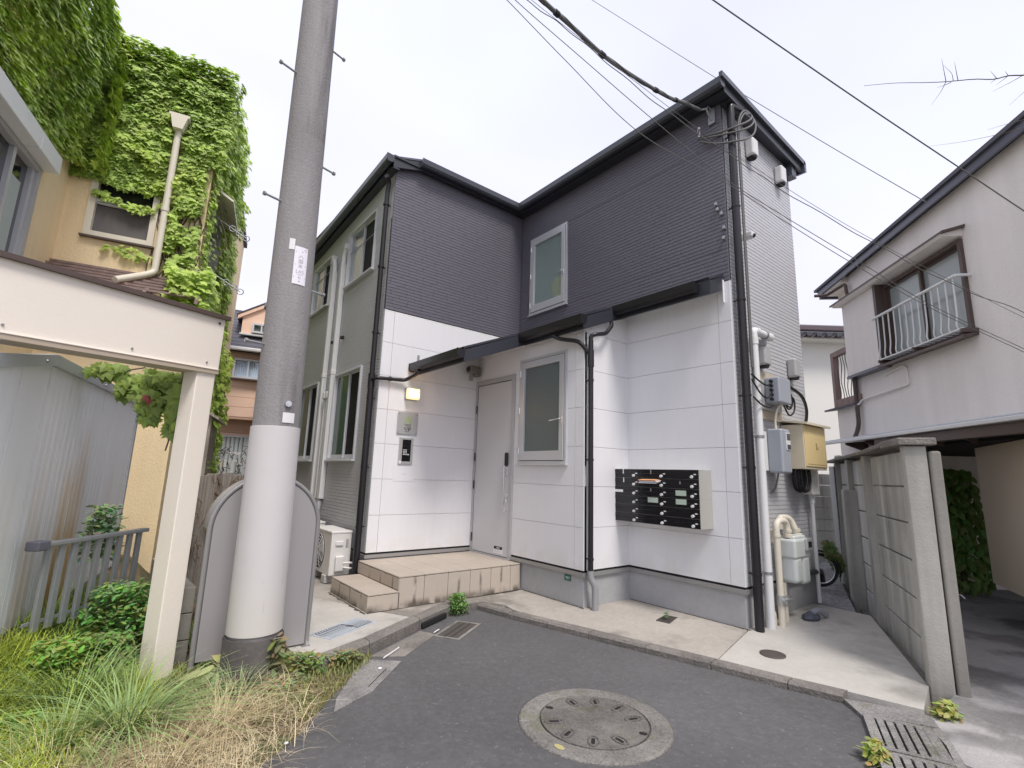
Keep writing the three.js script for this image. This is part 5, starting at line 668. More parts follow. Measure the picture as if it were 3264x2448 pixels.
{
  const iv = thing('ivy', 'thick green ivy climbing over the cream house', 'ivy'), r = rand(2024), L = [];
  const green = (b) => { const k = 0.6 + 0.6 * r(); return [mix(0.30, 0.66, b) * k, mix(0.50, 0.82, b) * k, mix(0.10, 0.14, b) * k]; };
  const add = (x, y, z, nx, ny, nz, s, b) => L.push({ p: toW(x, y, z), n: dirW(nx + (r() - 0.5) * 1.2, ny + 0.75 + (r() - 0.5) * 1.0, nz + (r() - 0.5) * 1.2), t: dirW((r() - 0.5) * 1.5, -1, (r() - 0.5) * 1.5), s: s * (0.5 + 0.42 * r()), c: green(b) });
  // window wall
  for (let i = 0; i < 14500; i++) {
    const x = r() * 1.75 - 0.05, y = 3.7 + r() * 3.65; const n = N1.n(x * 7 + 20, y * 7 + 20, 200, 200), n2 = N2.n(x * 2.2 + 20, y * 2.2 + 20, 200, 200);
    let lim = 5.25 + 0.25 * (n2 - 0.5) - 0.28 * ss(0.3, 0.6, x) * (n); if (x > 1.0) lim = 5.0 - ss(1.0, 1.3, x) * 1.35; let keep = y > lim ? 1 : 0;
    if (x > 0.98 && y < 5.1) keep *= ss(0.35, 0.62, n * 0.6 + n2 * 0.5); if (x > 1.02 && x < 1.17 && y < 6.32 && y > 3.9) keep *= 0.04; if (x > 1.5 && y < 5.8 && y > 4.1) keep = 0;
    if (x < 0.95 && x > 0.28 && Math.abs(y - 4.97 - 0.05 * Math.sin(x * 6)) < 0.045) keep = r() < 0.6 ? 1 : 0; if (x > 0.5 && x < 1.1 && Math.abs(y - 4.27 + (x - 0.8) * 0.2) < 0.07) keep = r() < 0.16 ? 1 : keep;
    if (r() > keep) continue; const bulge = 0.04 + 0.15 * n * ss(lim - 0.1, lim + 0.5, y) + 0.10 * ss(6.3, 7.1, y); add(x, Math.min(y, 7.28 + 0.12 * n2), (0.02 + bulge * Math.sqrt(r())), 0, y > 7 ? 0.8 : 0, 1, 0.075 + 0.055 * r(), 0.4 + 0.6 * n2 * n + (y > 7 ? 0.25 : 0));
  }
  // top edge fringe
  for (let i = 0; i < 900; i++) { const x = r() * 1.7 - 0.1; add(x, 7.15 + 0.22 * r(), -0.2 + 0.35 * r(), 0, 1, 0.6, 0.08 + 0.05 * r(), 0.75); }
  // right-hand side wall and corner
  for (let i = 0; i < 14500; i++) {
    const z = 0.05 - r() * 2.6, y = 0.9 + r() * 6.4, n = N1.n(z * 6 + 50, y * 6 + 30, 200, 200), n2 = N2.n(z * 2 + 50, y * 2 + 30, 200, 200);
    if (z > sw2(y)[0] && z < sw2(y)[1] && r() > 0.06) continue; if (y < 2.6 && z > -0.35) continue;
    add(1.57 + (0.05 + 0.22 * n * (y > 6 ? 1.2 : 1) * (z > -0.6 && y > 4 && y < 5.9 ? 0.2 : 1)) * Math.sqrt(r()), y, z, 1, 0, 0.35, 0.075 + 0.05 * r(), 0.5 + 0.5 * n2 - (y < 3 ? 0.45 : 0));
  }
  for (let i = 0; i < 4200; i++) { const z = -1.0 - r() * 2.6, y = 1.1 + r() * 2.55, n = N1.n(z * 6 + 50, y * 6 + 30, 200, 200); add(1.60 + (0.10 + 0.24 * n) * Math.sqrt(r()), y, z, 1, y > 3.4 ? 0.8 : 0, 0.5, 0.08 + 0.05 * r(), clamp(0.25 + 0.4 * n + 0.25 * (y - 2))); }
  function sw2(y) { return y > 4.25 && y < 5.55 ? [-1.42, -0.12] : [1, -1]; }
  for (let i = 0; i < 700; i++) { const y = 3.2 + r() * 1.1; add(1.3 + r() * 0.5, y * 0.6 + 3.55 * 0.4 + 0.1, 0.05 + 0.5 * r(), 0.3, 0.6, 1, 0.09 + 0.05 * r(), 0.7); }    // on the end of the pent roof
  // left wall and its overhang
  for (let i = 0; i < 17000; i++) {
    const z = r() * 3.6, y = 4.7 + r() * 2.7, n = N1.n(z * 6 + 10, y * 6 + 70, 200, 200), n2 = N2.n(z * 2 + 10, y * 2 + 70, 200, 200), lim = 5.15 + 0.3 * (n2 - 0.5) + (z > 0.7 ? -0.12 * n : 0.05);
    if (y < lim) continue; const out = 0.05 + 0.12 * n + 0.22 * ss(5.5, 6.3, y) * ss(0.15, 0.6, z); add(out * (0.65 + 0.35 * Math.sqrt(r())), y, z, 1, y > 6.9 ? 0.6 : 0.25, 0.2, 0.085 + 0.06 * r(), 0.5 + 0.6 * n2 * (0.4 + n));
  }
  for (let i = 0; i < 500; i++) { const y = 5.3 + r() * 2.0; add(0.30 + 0.12 * r(), y, 0.12 + 0.14 * r(), 1, 0, -0.6, 0.08 + 0.05 * r(), 0.95); }
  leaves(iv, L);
  const st = []; for (let i = 0; i < 26; i++) { const p = []; let x = 1.0 + r() * 0.5, y = 3.75; for (let k = 0; k < 7; k++) { p.push(toW(x, y, 0.012)); x += (r() - 0.5) * 0.22; y += 0.22; } st.push(tube(curve(p, 14), 0.006, 0, 5)); } mesh('stem', st, M.bark, iv).userData.kind = 'stuff';
  // strands under the beam
  const hv = thing('hanging_vine', 'ragged vine with red and green leaves hanging under the carport beam', 'vine'), H = [];
  const blob = (cx, cy, cz, sx, sy, n, red, s0 = 0.05) => { for (let i = 0; i < n; i++) { const a = r() * 6.283, q = Math.sqrt(r()); H.push({ p: [cx + Math.cos(a) * q * sx, cy + Math.sin(a) * q * sy, cz + (r() - 0.5) * 0.14], n: V((r() - 0.5), 0.5 * r(), 1), t: V((r() - 0.5), -1, (r() - 0.5)), s: s0 + 0.04 * r(), c: red && r() < 0.7 ? [0.33, 0.06, 0.05] : green(0.2 + 0.4 * r()).map((v) => v * 0.75) }); } };
  blob(0.22, 2.16, -4.62, 0.15, 0.07, 90); blob(0.17, 1.97, -4.62, 0.08, 0.10, 60); blob(0.145, 2.0, -4.60, 0.03, 0.04, 12, true); blob(0.17, 1.88, -4.62, 0.06, 0.07, 40); blob(0.335, 2.08, -4.56, 0.04, 0.12, 40, false, 0.08); blob(0.325, 1.86, -4.56, 0.035, 0.13, 26, false, 0.085); blob(-0.10, 2.22, -4.95, 0.14, 0.05, 60); blob(0.02, 2.10, -4.95, 0.06, 0.08, 50);
  leaves(hv, H); for (const q of [tube(curve([[0.34, 2.2, -4.55], [0.335, 2.0, -4.56], [0.32, 1.75, -4.55], [0.30, 1.6, -4.55]], 16), 0.006, 0, 6), tube(curve([[0.28, 2.2, -4.6], [0.2, 2.05, -4.62], [0.16, 1.85, -4.62]], 16), 0.005, 0, 6), tube(curve([[0.1, 2.25, -4.8], [-0.02, 2.2, -4.93], [0.03, 2.0, -4.95]], 16), 0.005, 0, 6)]) mesh('stem', q, M.bark, hv);
}
// porch shed at the side of the ivy house
{
  const p = thing('lean_to', 'dark weathered lean-to against the far side of the ivy house', 'lean-to', [HO[0], 0, HO[1]], TH);
  mesh('post', [bx(1.85, 1.93, 0, 2.25, -0.62, -0.54), bx(1.62, 1.70, 0, 2.3, -0.62, -0.54)], M.greyWood, p); mesh('wall', bx(1.70, 1.85, 0, 2.2, -0.62, -0.60), M.roomDark, p); mesh('roof', prism([[1.56, 2.42], [2.02, 2.16], [2.02, 2.20], [1.56, 2.46]], -1.8, -0.45), M.greyWood, p); mesh('side', bx(1.87, 1.90, 0, 2.1, -1.7, -0.63), M.greyWood, p);
}
// ------------------------------------------------------------------ orange house beyond
{
  const h = thing('orange_house', 'pale orange house with slate roof seen between the ivy and the pole', 'house', [2.4, 0, -15], TH);
  mesh('wall', [bx(-4, 4, 2.8, 4.62, -6, 0), bx(-4, 4, 0, 2.8, -6, -0.5)], M.orange, h); mesh('soffit', bx(-4, 4, 2.76, 2.8, -0.5, -0.001), M.orangeDark, h); mesh('lower_band', bx(-4, 4, 2.42, 2.76, -0.5, -0.46), M.orangeDark, h);
  for (let i = 0; i < 4; i++) mesh('siding_board', bx(-4, 4, 2.83 + i * 0.27, 3.09 + i * 0.27, 0.0005, 0.014), M.orange, h);
  mesh('eave_band', bx(-4.2, 4.2, 4.40, 4.56, 0.001, 0.1), M.orangeDark, h); mesh('gutter', rb(-4.2, 4.2, 4.58, 4.68, 0.3, 0.42, 0.03), M.duct, h);
  const rf = part('roof', h); for (let i = 0; i < 12; i++) { const t0 = i / 12, t1 = (i + 1.15) / 12, y0 = 4.62 + 1.5 * t0, y1 = 4.62 + 1.5 * t1, z0 = 0.38 - 1.7 * t0, z1 = 0.38 - 1.7 * t1; mesh('shingle_course', prism([[z0, y0], [z0, y0 + 0.025], [z1, y1 + 0.008], [z1, y1 - 0.01]], -4.2, 4.2, 'x'), M.slate, rf); } mesh('ridge', rb(-4.2, 4.2, 6.10, 6.17, -1.5, -1.3, 0.02), M.slate, rf);
  mesh('back_roof', prism([[-1.4, 6.1], [-6, 4.6], [-6, 4.5], [-1.4, 5.9]], -4.2, 4.2, 'x'), M.slate, h);
  // dormer
  const d = part('dormer', h); mesh('wall', prism([[-0.12, 5.17], [1.18, 5.17], [1.18, 5.66], [0.53, 6.06], [-0.12, 5.66]], -1.2, -0.05), M.orange, d); mesh('verge', [prism([[-0.24, 5.56], [0.53, 6.06], [0.53, 6.16], [-0.24, 5.66]], -0.1, 0.02), prism([[1.30, 5.56], [0.53, 6.06], [0.53, 6.16], [1.30, 5.66]], -0.1, 0.02)], M.orange, d); mesh('roof', [prism([[-0.27, 5.66], [0.53, 6.18], [0.53, 6.21], [-0.27, 5.69]], -1.2, 0.04), prism([[1.33, 5.66], [0.53, 6.18], [0.53, 6.21], [1.33, 5.69]], -1.2, 0.04)], M.slate, d);
  mesh('sill', bx(-0.15, 1.2, 5.12, 5.169, -0.1, 0.02), M.pvcWhite, d);
  const win = (par, x0, x1, y0, y1, z, curtain, n = 2) => { const w = part('window', par), f = 0.05; mesh('frame', [bx(x0, x0 + f, y0, y1, z - 0.05, z + 0.03), bx(x1 - f, x1, y0, y1, z - 0.05, z + 0.03), bx(x0 + f, x1 - f, y0, y0 + f, z - 0.05, z + 0.03), bx(x0 + f, x1 - f, y1 - f, y1, z - 0.05, z + 0.03), ...(n > 1 ? [bx((x0 + x1) / 2 - 0.02, (x0 + x1) / 2 + 0.02, y0 + f, y1 - f, z - 0.04, z + 0.02)] : [])], M.aluWhite, w); mesh('pane', bx(x0 + f, x1 - f, y0 + f, y1 - f, z - 0.03, z - 0.025), M.clearGlass, w); const g = []; for (let i = 0; i < 14; i++) g.push(cyl([mix(x0, x1, (i + 0.5) / 14), y0, z - 0.065], [mix(x0, x1, (i + 0.5) / 14), y1, z - 0.065], (x1 - x0) / 26, (x1 - x0) / 26, 8)); mesh('curtain', g, curtain, w); };
  win(h, -0.18, 0.55, 3.86, 4.40, 0.16, std(0.75, 0.80, 0.95, 0.9)); mesh('sill', bx(-0.25, 0.62, 3.82, 3.859, 0.02, 0.2), M.brownMetal, h); win(d, 0.14, 0.62, 5.20, 5.48, 0.02, std(0.3, 0.3, 0.32, 0.9));
  win(h, -0.35, 1.1, 0.6, 2.34, -0.42, std(0.58, 0.62, 0.60, 0.9));
  const rl = thing('balcony_railing', 'white railing with dead creeper in front of the orange house', 'railing', [2.4, 0, -15], TH); mesh('rail', bx(-0.9, 1.4, 1.80, 1.86, 0.6, 0.64), M.pvcWhite, rl); mesh('rail', bx(-0.9, 1.4, 1.62, 1.66, 0.6, 0.64), M.pvcWhite, rl); for (let i = 0; i < 14; i++) mesh('baluster', bx(-0.85 + i * 0.16, -0.79 + i * 0.16, 0.4, 1.62, 0.605, 0.635), M.pvcWhite, rl);
  const r = rand(8), g = []; for (let i = 0; i < 40; i++) { const p = []; let x = -0.6 + r() * 1.4, y = 1.2 + r() * 0.7; for (let k = 0; k < 5; k++) { p.push([x, y, 0.66 + r() * 0.05]); x += (r() - 0.5) * 0.25; y += (r() - 0.5) * 0.3; } g.push(tube(curve(p, 8), 0.008, 0, 5)); } mesh('dry_vine', g, M.bark, rl).userData.kind = 'stuff';
}
// ------------------------------------------------------------------ white house with tiled roof behind the alley
{
  const th = Math.atan2(-0.623, 0.783), h = thing('tile_roof_house', 'white house with dark glazed roof tiles beyond the alley', 'house', [11.64, 0, -4.24], th);
  mesh('wall', bx(-2.5, 3.5, 0, 4.72, -3, -0.35), M.whiteWall, h); mesh('gutter', rb(-3, 4, 4.76, 4.88, -0.1, 0.02, 0.02), M.gutter, h); mesh('soffit', bx(-3, 4, 4.72, 4.75, -0.4, -0.02), M.whiteWall, h);
  const g = new THREE.CylinderGeometry(0.11, 0.11, 0.27, 10, 1, true, Math.PI * 1.5, Math.PI); g.rotateX(Math.PI / 2); const rf = part('roof', h);
  mesh('deck', prism([[0.0, 4.88], [-1.5, 5.33], [-1.5, 5.30], [0, 4.84]], -3, 4, 'x'), M.roofTile, rf);
  for (let j = 0; j < 4; j++) for (let i = 0; i < 20; i++) { const m = mesh('roof_tile', g.clone(), M.roofTile, rf); m.position.set(-1.6 + i * 0.22, 4.87 + j * 0.07, -0.02 - j * 0.22); m.rotation.x = 0.29; }
  mesh('ridge', [rb(-3, 4, 5.14, 5.30, -1.0, -0.75, 0.04)], M.roofTile, rf);
}
// ------------------------------------------------------------------ house on the right
{
  const h = thing('right_house', 'pinkish plaster two-storey house on the right with a shuttered sliding window', 'house', [8.66, 0, -2.44], 3.905);
  // local x runs right along the wall, z towards us; wall plane z = 0
  const win = [0.86, 2.30, 3.17, 4.24];
  mesh('wall', prism([[0, 2.06], [5.5, 2.06], [5.5, 4.95], [0, 4.76]], -0.15, 0, 'z', [[[win[0], win[2]], [win[1], win[2]], [win[1], win[3]], [win[0], win[3]]]]), M.plaster, h);
  mesh('wall', [bx(-0.64, -0.001, 0, 2.72, -0.15, 0.0), bx(-0.64, -0.55, 0, 2.72, -2.5, -0.151), bx(-0.001, 0.14, 2.72, 4.6, -4, -0.151)], M.plaster, h);
  mesh('eave', [prism([[-0.62, 4.585], [5.6, 4.80], [5.6, 4.93], [-0.62, 4.66]], -4, -0.16), prism([[-0.62, 4.66], [-0.001, 4.68], [-0.001, 4.76], [-0.62, 4.74]], -4, 0.085)], M.plaster, h); mesh('eave_board', prism([[-0.70, 4.69], [5.6, 4.88], [5.6, 4.985], [-0.70, 4.78]], 0.09, 0.12), M.trimSheet, h); mesh('roof', prism([[-0.76, 4.78], [5.6, 4.99], [5.6, 5.04], [-0.76, 4.82]], -4, 0.15), M.slate, h);
  mesh('verge', prism([[0.09, 4.64], [-4, 4.64], [-4, 4.78], [0.09, 4.78]], -0.72, -0.68, 'x'), M.trimSheet, h);
  const w = part('window', h), f = 0.045, [a, b, c, d] = win, m = (a + b) / 2 - 0.02;
  mesh('frame', [bx(a, a + 0.07, c, d, -0.1, 0.035), bx(b - f, b, c, d, -0.1, 0.035), bx(a + 0.07, b - f, c, c + f, -0.1, 0.035), bx(a + 0.07, b - f, d - f, d, -0.1, 0.035)], M.brownMetal, w);
  const sash = (x0, x1, z, bottom) => { mesh('sash', [bx(x0, x0 + 0.035, c + f, d - f, z, z + 0.025), bx(x1 - 0.035, x1, c + f, d - f, z, z + 0.025), bx(x0 + 0.035, x1 - 0.035, c + f, c + f + 0.05, z, z + 0.025), bx(x0 + 0.035, x1 - 0.035, d - f - 0.035, d - f, z, z + 0.025)], M.brownMetal, w); mesh('pane', bx(x0 + 0.035, x1 - 0.035, c + f + 0.05, d - f - 0.035, z + 0.01, z + 0.014), std(0.36, 0.40, 0.39, 0.12), w); };
  sash(a + 0.07, m + 0.02, -0.03); sash(m - 0.02, b - f, -0.065);
  mesh('sill', prism([[-0.05, c - 0.001], [0.16, c - 0.05], [0.16, c - 0.08], [-0.05, c - 0.04]], a - 0.04, b + 0.04, 'x'), M.brownMetal, w);
  const sb = part('shutter_box', h); mesh('box', rb(0.0, 0.845, 3.14, 4.26, 0.001, 0.12, 0.008), M.plaster, sb); mesh('edge', [bx(0.846, 0.90, 3.12, 4.26, 0.001, 0.14)], M.brownMetal, sb); mesh('base', bx(-0.02, 0.86, 3.10, 3.139, 0.001, 0.13), M.trimSheet, sb);
  const hd = part('window_hood', h); mesh('top', prism([[0.001, 4.38], [0.24, 4.31], [0.24, 4.285], [0.001, 4.35]], -0.12, 2.36, 'x'), M.brownMetal, hd); mesh('board', prism([[0.001, 4.349], [0.235, 4.284], [0.2, 4.262], [0.001, 4.262]], -0.08, 2.32, 'x'), M.plaster, hd);
  const rl = part('window_railing', h); mesh('rail', [cyl([0.84, 3.19, 0.15], [2.34, 3.19, 0.15], 0.012)], M.pvcWhite, rl); mesh('rail', [cyl([0.80, 3.79, 0.15], [2.34, 3.79, 0.15], 0.018), tube([[2.33, 3.79, 0.15], [2.345, 3.79, 0.1], [2.345, 3.79, 0.0]], 0.016)], M.pvcWhite, rl);
  for (let i = 0; i < 13; i++) { const x = 0.90 + i * 0.115; mesh('baluster', tube([[x, 3.79, 0.14], [x, 3.36, 0.145], [x, 3.24, 0.165], [x, 3.19, 0.15]], 0.0085, 0.06, 7), M.pvcWhite, rl); }
  mesh('bracket', [bx(0.86, 0.885, 3.15, 3.19, 0.0, 0.17), bx(2.32, 2.345, 3.15, 3.19, 0, 0.17), bx(1.55, 1.575, 3.15, 3.19, 0, 0.17)], M.brownMetal, rl);
  const sl = part('sill_slats', h); for (let i = 0; i < 16; i++) mesh('slat', bx(0.9 + i * 0.09, 0.94 + i * 0.09, 3.185, 3.2, 0.03, 0.145), M.aluWhite, sl);
  // brown pipes and cream conduit
  const dp = part('downpipe', h); mesh('pipe', [tube([[-0.42, 4.60, 0.30], [-0.30, 4.56, 0.18], [0.05, 4.62, 0.06], [0.07, 4.45, 0.06], [0.07, 4.40, 0.04]], 0.025, 0.05, 10), tube([[0.03, 3.12, 0.05], [0.03, 2.42, 0.05], [-0.02, 2.32, 0.05], [-0.04, 2.18, 0.1]], 0.03, 0.05, 10)], M.brownMetal, dp);
  const cd = part('conduit', h); mesh('pipe', [tube([[0.72, 3.0, 0.02], [0.72, 3.02, 0.02], [1.12, 3.06, 0.02], [1.17, 3.02, 0.02], [1.17, 2.80, 0.02], [0.15, 2.76, 0.03], [0.08, 2.70, 0.05], [-0.06, 2.70, 0.05]], 0.013, 0.03, 8)], M.plaster, cd);
  // brown lattice beside the upper wall
  const lt = part('lattice', h); mesh('frame', [bx(-0.66, -0.58, 2.74, 3.66, -0.05, 0.03), bx(-0.58, 0.0, 3.58, 3.66, -0.05, 0.03), bx(-0.58, 0.1, 2.74, 2.86, -0.05, 0.04), bx(-0.05, 0.0, 2.74, 3.66, -0.05, 0.03)], M.brown, lt);
  for (let i = 0; i < 6; i++) { const x = -0.52 + i * 0.085, p = []; for (let k = 0; k <= 8; k++) p.push([x + 0.025 * Math.sin(k * 1.1 + i), 2.86 + 0.72 * k / 8, -0.01]); mesh('bar', tube(curve(p, 20), 0.007, 0, 6), M.brownMetal, lt); }
  mesh('ledge', [prism([[-0.151, 2.74], [0.10, 2.70], [0.10, 2.73], [-0.151, 2.77]], -0.85, 0.02, 'x')], M.slate, h);
  // canopy over the garage
  const cn = part('garage_canopy', h); mesh('sheet', prism([[0.001, 2.22], [0.42, 2.14], [0.42, 2.165], [0.001, 2.245]], -0.3, 6, 'x'), M.galv, cn); mesh('edge', [rb(-0.3, 6, 2.105, 2.15, 0.42, 0.45, 0.01)], M.pvcWhite, cn); mesh('beam', bx(1.0, 6, 2.0, 2.10, 0.30, 0.40), M.brownMetal, cn);
  for (let i = 0; i < 5; i++) mesh('bracket', prism([[0.001, 2.15], [0.3, 2.12], [0.3, 2.09], [0.001, 1.98]], 0.1 + i * 0.5, 0.13 + i * 0.5, 'x'), M.brownMetal, cn);
  // garage bay
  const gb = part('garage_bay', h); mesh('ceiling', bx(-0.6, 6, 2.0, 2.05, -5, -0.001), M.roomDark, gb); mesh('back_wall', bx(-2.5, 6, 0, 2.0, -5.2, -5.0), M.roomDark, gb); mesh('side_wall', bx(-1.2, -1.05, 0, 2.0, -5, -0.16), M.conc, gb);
  
}
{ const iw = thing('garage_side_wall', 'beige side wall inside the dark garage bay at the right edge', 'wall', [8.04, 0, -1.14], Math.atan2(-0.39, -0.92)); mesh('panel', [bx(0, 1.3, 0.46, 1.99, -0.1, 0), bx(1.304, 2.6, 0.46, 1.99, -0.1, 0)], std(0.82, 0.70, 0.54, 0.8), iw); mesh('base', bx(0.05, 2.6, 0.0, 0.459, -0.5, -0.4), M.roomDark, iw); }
// bush growing in the garage bay
{
  const b = thing('shade_bush', 'green leafy bush in the dark passage behind the concrete wall', 'bush', [9.75, 0.1, -1.70]), r = rand(91), L = [];
  for (let i = 0; i < 900; i++) { const a = r() * 6.283, y = r() * 1.7, q = (0.18 + 0.22 * (1 - Math.abs(y - 0.6) / 1.4)) * Math.sqrt(r()); L.push({ p: [Math.cos(a) * q, y, Math.sin(a) * q], n: V(-1 + r() - 0.5, 0.5, r() - 0.5), t: V(r() - 0.5, -0.7, r() - 0.5), s: 0.09 + 0.06 * r(), c: [0.09 + 0.07 * r(), 0.18 + 0.1 * r(), 0.03] }); }
  leaves(b, L, ovalLeaf); mesh('stem', [tube(curve([[0, -0.05, 0], [0.04, 0.5, 0.02], [-0.03, 1.0, 0], [0.02, 1.6, 0]], 14), 0.02, 0, 7)], M.bark, b);
}
// ------------------------------------------------------------------ concrete panel wall
{
  const w = thing('concrete_panel_wall', 'weathered concrete panel wall with posts and a broken cap', 'wall', [4.98, 0, -1.05], 0.4478);
  const H = 1.83;   // we look at local -z
  const post = (x, z0, z1, wd = 0.13, h = H) => mesh('post', rb(x, x + wd, -0.1, h, z0, z1, 0.012), M.concPost, w);
  post(-0.02, -0.09, 0.06, 0.10); mesh('post', rb(-0.02, 0.08, -0.1, 1.79, 0.072, 0.15, 0.02), M.concDark, w); post(1.56, -0.09, 0.06, 0.14); post(1.72, -0.075, 0.05, 0.07, 1.8); post(2.5, -0.16, 0.06, 0.22, 1.45); post(2.60, -0.09, 0.06, 0.14); post(3.55, -0.09, 0.06, 0.13);
  const spans = [[0.085, 1.555], [1.80, 2.595], [2.745, 3.545], [3.685, 4.1]], r = rand(4);
  for (const [a, b] of spans) for (let j = 0; j < 6; j++) { const e = 0.004 * (r() - 0.5); mesh('panel', rb(a, b, 0.015 + j * 0.30, 0.303 + j * 0.30, -0.028 + e, 0.03 + e, 0.008, 1), M.conc, w); }
  for (const [a, b, t] of [[-0.06, 0.55, 0.01], [0.56, 1.5, -0.02], [1.51, 2.4, 0.0], [2.41, 3.3, 0.012], [3.31, 4.1, 0]]) { const g = rb(-(b - a) / 2, (b - a) / 2, 0, a < 0 ? 0.06 : 0.04, -0.13, 0.12, 0.012); g.rotateZ(t); g.translate((a + b) / 2, H + 0.002 + Math.abs(t) * (b - a) / 2, 0); mesh('coping', g, M.kerb, w); }
  mesh('footing', [bx(0.1, 4.1, -0.05, 0.05, -0.10, 0.08)], M.kerb, w);
  const pp = thing('white_post', 'thin white painted post leaning against the far end of the concrete wall', 'post', [8.2, 0.15, -2.72]); mesh('post', rb(-0.03, 0.03, 0, 1.62, -0.03, 0.03, 0.006), M.pvcWhite, pp); pp.rotation.z = 0.02;
  const bwl = thing('alley_block_wall', 'grey concrete block wall closing the far end of the alley', 'wall', [9.3, 0.1, -4.2], Math.atan2(-0.623, 0.783));
  for (let j = 0; j < 8; j++) for (let i = 0; i < 8; i++) mesh('block', rb(-1.6 + i * 0.4 + (j % 2) * 0.2, -1.605 + (i + 1) * 0.4 + (j % 2) * 0.2, j * 0.2, j * 0.2 + 0.195, -0.06, 0.06, 0.006, 1), M.conc, bwl);
}
// bicycle behind the corner, and the creeper beside it
{
  const b = thing('bicycle', 'small-wheeled bicycle half hidden behind the building corner', 'bicycle', [7.48, 0.185, -2.73], Math.atan2(0.80, -0.60));
  const wheel = (x) => { const w = part('wheel', b), R = 0.215; const t = new THREE.TorusGeometry(R - 0.018, 0.018, 10, 40); t.translate(x, R, 0); mesh('tyre', t, M.rubber, w); const rim = new THREE.TorusGeometry(R - 0.042, 0.008, 8, 40); rim.translate(x, R, 0); mesh('rim', rim, M.chrome, w); const s = []; for (let i = 0; i < 20; i++) { const a = i * Math.PI / 10; s.push(cyl([x, R, (i % 2 ? 0.02 : -0.02)], [x + Math.cos(a) * (R - 0.045), R + Math.sin(a) * (R - 0.045), 0], 0.0014, 0.0014, 4)); } s.push(cyl([x, R, -0.04], [x, R, 0.04], 0.018)); mesh('spoke', s, M.chrome, w); };
  wheel(0); wheel(0.86);
  mesh('mudguard', tube(Array.from({ length: 14 }, (_, i) => { const a = -0.35 + i * 0.17; return [-Math.cos(a) * 0.238, 0.215 + Math.sin(a) * 0.238, 0]; }), 0.012, 0, 8), M.rubber, b);
  mesh('frame', [tube([[0, 0.215, 0.05], [0.36, 0.26, 0.02], [0.70, 0.55, 0]], 0.015), tube([[0, 0.215, -0.05], [0.36, 0.24, -0.02]], 0.012), tube([[0.36, 0.25, 0], [0.24, 0.72, 0]], 0.016), tube([[0.27, 0.6, 0], [0, 0.215, 0.05]], 0.01), tube([[0.86, 0.215, 0.05], [0.74, 0.55, 0.03], [0.70, 0.78, 0]], 0.014)], std(0.08, 0.09, 0.12, 0.3), b);
  mesh('saddle', (() => { const g = new THREE.SphereGeometry(0.12, 16, 10); g.scale(1.1, 0.35, 0.6); g.translate(0.22, 0.75, 0); return g; })(), M.rubber, b); mesh('handlebar', [tube([[0.62, 0.86, -0.26], [0.70, 0.84, -0.1], [0.71, 0.82, 0], [0.70, 0.84, 0.1], [0.62, 0.86, 0.26]], 0.011)], M.chrome, b); mesh('kickstand', cyl([0.05, 0.2, 0.06], [-0.06, 0.01, 0.1], 0.007), M.chrome, b);
  const v = thing('alley_creeper', 'leafy creeper hanging on the concrete wall above the bicycle wheel', 'plant', [7.75, 0.3, -2.58]), r = rand(61), L = [];
  for (let i = 0; i < 260; i++) { const t = r(), x = -0.35 + t * 0.6, y = 0.42 - t * 0.30 + (r() - 0.5) * 0.16; L.push({ p: [x, y, -0.1 * t + (r() - 0.5) * 0.1], n: V(-0.6, 0.6, 0.4 + r() - 0.5), t: V(r() - 0.5, -1, r() - 0.5), s: 0.05 + 0.035 * r(), c: [0.11 + 0.1 * r(), 0.17 + 0.1 * r(), 0.06] }); } leaves(v, L); mesh('stem', tube(curve([[-0.4, 0.5, 0], [-0.1, 0.38, -0.02], [0.2, 0.1, -0.08], [0.25, -0.1, -0.1]], 12), 0.006, 0, 6), M.bark, v);
}
